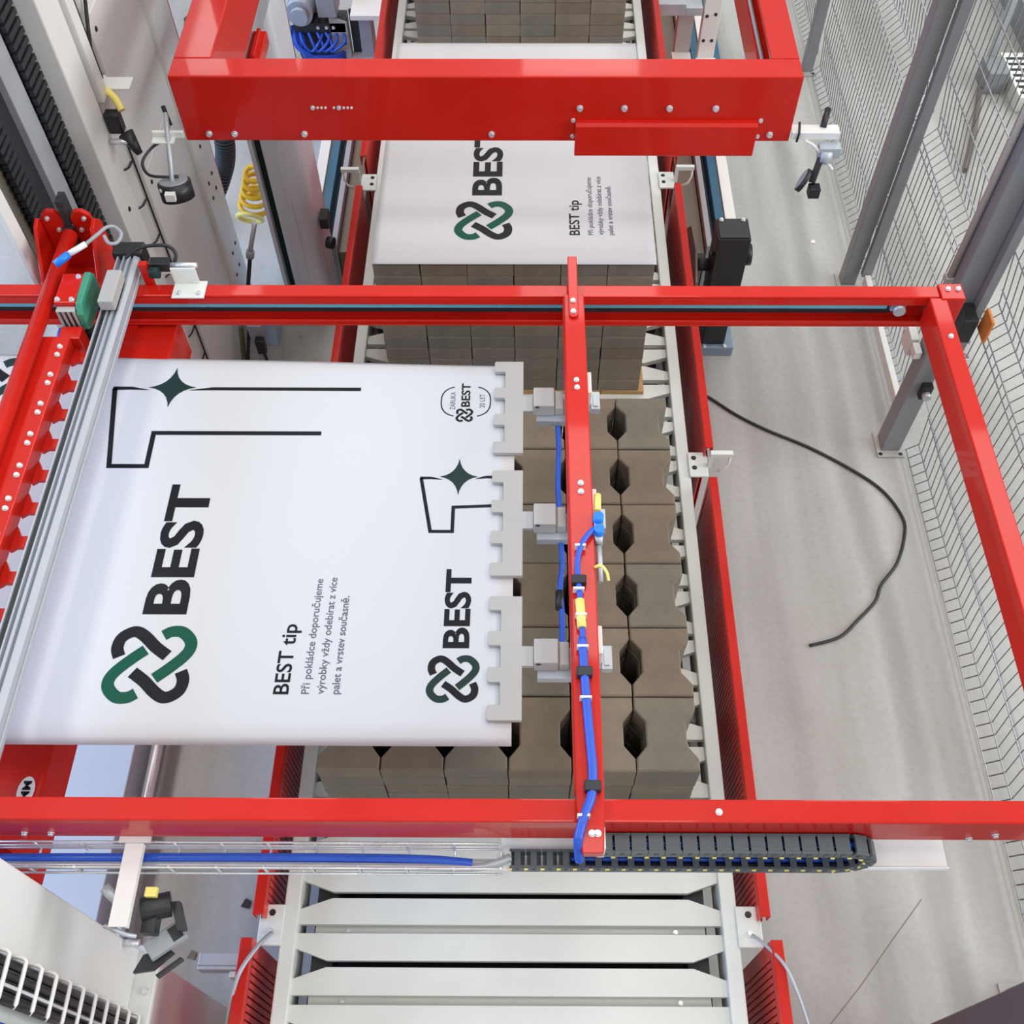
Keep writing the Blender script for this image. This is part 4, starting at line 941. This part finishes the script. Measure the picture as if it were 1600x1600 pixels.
tag(put('blue_cable', MB().tube(crom([(-1.45, 0.36, 0.25), (-1.28, 0.40, 0.30), (-1.12, 0.44, 0.34), (-1.0, 0.45, 0.30)]) and crom([(-0.985, 0.27, 1.9), (-0.985, 0.272, 1.6), (-0.985, 0.28, 1.35), (-0.985, 0.285, 1.2), (-0.985, 0.28, 1.1)]), 0.008, 8), M['blue']), 'blue cable running below the cable ladder at bottom left', 'cable')
fb = thing('floor_bracket', 'grey angle bracket on the floor between column and conveyor at bottom left', 'bracket', (-0.9, 0.5, 0))
put('cross_bar', MB().box(-1.02, -0.80, 0.60, 0.612, 0.36, 0.42).box(-1.02, -0.80, 0.6125, 0.65, 0.412, 0.42), M['galv'], fb, 0.002)
put('upright', MB().box(-0.92, -0.87, 0.58, 0.599, 0.0, 0.41).box(-0.94, -0.85, 0.56, 0.62, 0.0, 0.01), M['cream'], fb, 0.002)
ns = thing('light_sensor', 'black light sensor on white arm below the front red beam at left', 'sensor', (-0.78, 0.55, 1.66))
put('mount_plate', MB().box(-0.845, -0.780, 0.621, 0.6335, 1.715, 1.722), M['weld'], ns)
put('arm', MB().box(-0.832, -0.794, 0.455, 0.6205, 1.712, 1.718).box(-0.800, -0.794, 0.455, 0.6205, 1.7005, 1.7115), M['weld'], ns, 0.001)
put('hook', MB().tube(crom([(-0.845, 0.46, 1.70), (-0.82, 0.452, 1.705), (-0.80, 0.445, 1.695), (-0.785, 0.445, 1.68)]), 0.005, 6), M['galv'], ns)
put('tube', MB().cyl((-0.862, 0.535, 1.70), (-0.825, 0.505, 1.69), 0.011, 10), M['galv'], ns)
put('yellow_mark', MB().box(-0.782, -0.757, 0.520, 0.540, 1.675, 1.690), M['paley'], ns, 0.002)
put('body', MB().cyl((-0.792, 0.50, 1.66), (-0.735, 0.515, 1.65), 0.026, 14).box(-0.785, -0.755, 0.455, 0.50, 1.63, 1.665), M['black'], ns, 0.002)
put('head', MB().bar((-0.775, 0.425, 1.62), (-0.712, 0.475, 1.61), 0.04, 0.02), M['grey'], ns, 0.002)
put('head_window', MB().bar((-0.733, 0.457, 1.623), (-0.716, 0.471, 1.6205), 0.03, 0.004), M['black'], ns)
put('reflector', MB().prism([(-0.805, 0.390), (-0.765, 0.396), (-0.728, 0.43), (-0.742, 0.44), (-0.79, 0.425)], 1.585, 1.600), M['darkslot'], ns)
put('edge_strip', MB().bar((-0.757, 0.385, 1.585), (-0.712, 0.42, 1.585), 0.006, 0.02), M['black'], ns)
put('shade', MB().prism([(-0.735, 0.518), (-0.718, 0.52), (-0.695, 0.465), (-0.712, 0.462)], 1.635, 1.655), M['black'], ns)

# ------------------------------------------------------------------ safety fence on the right
XFN = 1.79
def wire_xy(z):
    """sheet of wires with two folded steps"""
    return 0.0
def fence_panel(label, y0, y1, z1, x=XFN):
    t = thing('mesh_fence', label, 'fence', (x, y0, 0.03), 'mesh panels of the safety fence')
    prof = [(x - 0.022, 0.03), (x + 0.030, 0.075), (x + 0.006, 0.30), (x + 0.004, 0.92), (x + 0.055, 0.98), (x + 0.012, 1.25), (x + 0.006, z1)]
    mb = MB(); n = int(round((y1 - y0) / 0.05)); r = 0.0026
    for i in range(n + 1):
        y = y0 + (y1 - y0) * i / n
        mb.tube([(px, y, pz) for px, pz in prof], r, 4)
    o = put('upright_wires', mb, M['wire'], t); o['kind'] = 'stuff'
    mb = MB()
    def xz(z):
        for (xa, za), (xb, zb) in zip(prof, prof[1:]):
            if za <= z <= zb: return xa + (xb - xa) * (z - za) / (zb - za)
        return x
    zs = [0.035, 0.076] + [0.08 + 0.2 * k for k in range(1, 5)] + [0.92, 0.98] + [1.05 + 0.2 * k for k in range(0, 10)]
    for z in zs:
        if z > z1: continue
        put('cross_wire', MB().tube([(xz(z) - 0.004, y0, z), (xz(z) - 0.004, (y0 + y1) / 2, z), (xz(z) - 0.004, y1, z)], 0.0032, 5), M['galv'], t)
    return t
fence_panel('wire mesh fence panel nearest the camera, beside the red side beam', 0.66, 2.93, 2.2)
fence_panel('narrow wire mesh gate panel between the two big grey posts', 3.07, 4.02, 2.2)
fence_panel('wire mesh fence panel beyond the second grey post', 4.13, 5.88, 2.2)
fence_panel('farthest wire mesh fence panel at the top edge', 6.0, 7.9, 2.2)
def post(label, y, x0, x1, y0, y1, h, plate=True, lm='post'):
    t = thing('fence_post', label, 'fence post', (x0, y, 0), 'grey posts of the safety fence')
    put('shaft', MB().box(x0, x1, y0, y1, 0.012, h), M[lm], t, 0.004)
    if plate:
        bp = put('base_plate', MB().box(x0 - 0.02, x1 + 0.02, y0 - 0.035, y1 + 0.02, 0, 0.0115), M['comb'], t, 0.002)
        for dx in (x0 - 0.005, x1): share('bolt', BOLTD, bp, (dx, y0 - 0.02, 0.0115))
    return t
post('fence post at bottom right, hidden but for its white foot plate', 0.62, 1.655, 1.745, 0.53, 0.62, 2.35)
t = thing('machine_post', 'large dark grey square post rising in the bottom right corner', 'post', (1.26, 0.4, 0))
put('shaft', MB().box(1.20, 1.32, 0.33, 0.449, 0.012, 2.6), mat('anthracite_paint', (84, 84, 88), 0.45, 0, 0.05, 4), t, 0.006)
put('base_plate', MB().box(1.15, 1.37, 0.28, 0.50, 0.0, 0.0115), M['white'], t, 0.002)
p2 = post('grey fence post at the near side of the gate, with conduit', 2.98, 1.662, 1.75, 2.94, 3.03, 2.35)
put('frame_plate', MB().box(1.7505, 1.785, 2.90, 3.07, 0.55, 2.35), M['post'], p2, 0.002)
put('conduit', MB().tube([(1.648, 3.01, 0.95), (1.648, 3.01, 1.5), (1.648, 3.01, 2.3)], 0.013, 10), M['comb'], p2)
put('conduit_clip', MB().box(1.632, 1.661, 2.99, 3.03, 1.02, 1.045), M['comb'], p2)
p3 = post('grey fence post at the far side of the gate', 4.07, 1.655, 1.73, 4.03, 4.10, 2.35)
put('gate_frame', MB().box(1.735, 1.785, 3.995, 4.029, 0.10, 2.3), M['post'], p3, 0.003)
post('slim grey fence post behind the end of the red top frame', 5.94, 1.725, 1.79, 5.91, 5.97, 2.35)
gf = tag(put('gate_rail', MB().box(1.745, 1.775, 3.05, 3.99, 0.06, 0.12), M['white'], None, 0.003), 'white bottom rail of the narrow fence gate', 'gate rail')
lt = thing('gate_latch', 'small black latch on the near gate post, low down', 'latch', (1.70, 2.93, 0.4))
put('body', MB().box(1.70, 1.745, 2.905, 2.939, 0.42, 0.50), M['black'], lt, 0.004)
put('knob', MB().cyl((1.72, 2.9045, 0.46), (1.72, 2.88, 0.46), 0.018, 12), M['galv'], lt)
gl = thing('gate_switch', 'black safety switch with orange tag on the fence gate post', 'switch', (1.74, 2.9, 0.9))
put('body', MB().box(1.69, 1.745, 2.83, 2.93, 0.86, 0.98), M['black'], gl, 0.004)
put('orange_tag', MB().box(1.772, 1.784, 2.79, 2.875, 0.90, 1.01), M['orange'], gl, 0.003)
put('lever', MB().tube([(1.70, 2.90, 0.90), (1.72, 2.86, 0.87), (1.75, 2.83, 0.86)], 0.007, 8), M['grey'], gl)
put('lead', MB().tube(crom([(1.648, 3.0, 0.95), (1.66, 2.97, 0.90), (1.69, 2.95, 0.89), (1.72, 2.93, 0.92), (1.715, 2.93, 0.97)]), 0.006, 8), M['paley'], gl)
put('ring', MB().ring((1.735, 2.82, 0.80), 0.03, 0.004, (0.3, 0.3, 1), 20, 6), M['galv'], gl)
hd = tag(put('white_stop', MB().box(1.625, 1.655, 2.96, 3.02, 0.62, 0.66).box(1.625, 1.66, 3.035, 3.13, 0.56, 0.66), M['white'], None, 0.003), 'small white stop bracket beside the gate post above the beam end', 'bracket')

# things beyond the fence, top right corner
ob = tag(put('kerb_beam', MB().box(3.17, 3.30, 4.6, 9.0, 0.0, 0.18), M['post'], None, 0.005), 'grey steel kerb beam on the floor beyond the fence, top right', 'kerb beam')
wp = tag(put('white_slab', MB().box(3.33, 4.6, 4.6, 9.0, 0.0, 0.05), M['weld'], None, 0.003), 'white slab beyond the grey kerb beam in the top right corner', 'slab')
vb = thing('slatted_crate', 'white crate with dark slits beyond the fence, top right', 'crate', (3.0, 5.6, 0))
shl = put('shell', MB().box(2.95, 3.15, 5.52, 5.98, 0.0, 0.10), M['white'], vb, 0.004)
for q in range(7):
    put('slit', MB().box(2.968, 3.13, 5.555 + q * 0.058, 5.578 + q * 0.058, 0.1002, 0.103), M['black'], shl)
ps = thing('grey_pedestal', 'dark grey pedestal with a slim mast beyond the fence, top right', 'pedestal', (2.86, 5.8, 0))
put('block', MB().box(2.80, 2.93, 5.70, 5.88, 0.0, 0.14), M['post'], ps, 0.006)
put('mast', MB().box(2.84, 2.88, 5.881, 5.92, 0.0, 0.55), M['galv'], ps, 0.003)
tag(put('dark_hose', MB().tube(crom([(2.79, 5.72, 0.02), (2.72, 5.5, 0.02), (2.62, 5.2, 0.02), (2.52, 4.95, 0.02)]), 0.016, 8), M['brown']), 'dark hose on the floor beyond the fence, leading to the pedestal', 'hose')

# ------------------------------------------------------------------ loose cable and scraps on the floor
cpts = [(0.72, 3.38), (0.88, 3.27), (1.01, 3.155), (1.15, 3.06), (1.33, 2.96), (1.51, 2.83), (1.63, 2.71), (1.69, 2.57), (1.68, 2.47), (1.62, 2.33), (1.53, 2.22), (1.49, 2.14), (1.40, 2.05), (1.31, 1.97), (1.18, 1.93)]
tag(put('floor_cable', MB().tube(crom([(x, y, 0.008) for x, y in cpts]), 0.007, 8), M['black']), 'thin black cable curling across the bare concrete floor at right', 'cable')
for lab, x, y, r, m in (('dark oily scrap on the floor left of the conveyor', -1.003, 0.894, 0.018, 'black'), ('dark dirt smear on the floor by the bottom left floor bracket', -1.167, 0.72, 0.016, 'brown'), ('tiny dark scrap on the concrete near the fence', 1.555, 1.25, 0.010, 'black'), ('tiny white scrap on the floor near the second fence post', 1.56, 4.37, 0.014, 'weld')):
    mb = MB(); mb.prism([(x - r, y - r * 0.6), (x + r * 0.7, y - r), (x + r, y + r * 0.4), (x - r * 0.2, y + r)], 0.0005, 0.006)
    tag(put('scrap', mb, M[m]), lab, 'scrap')
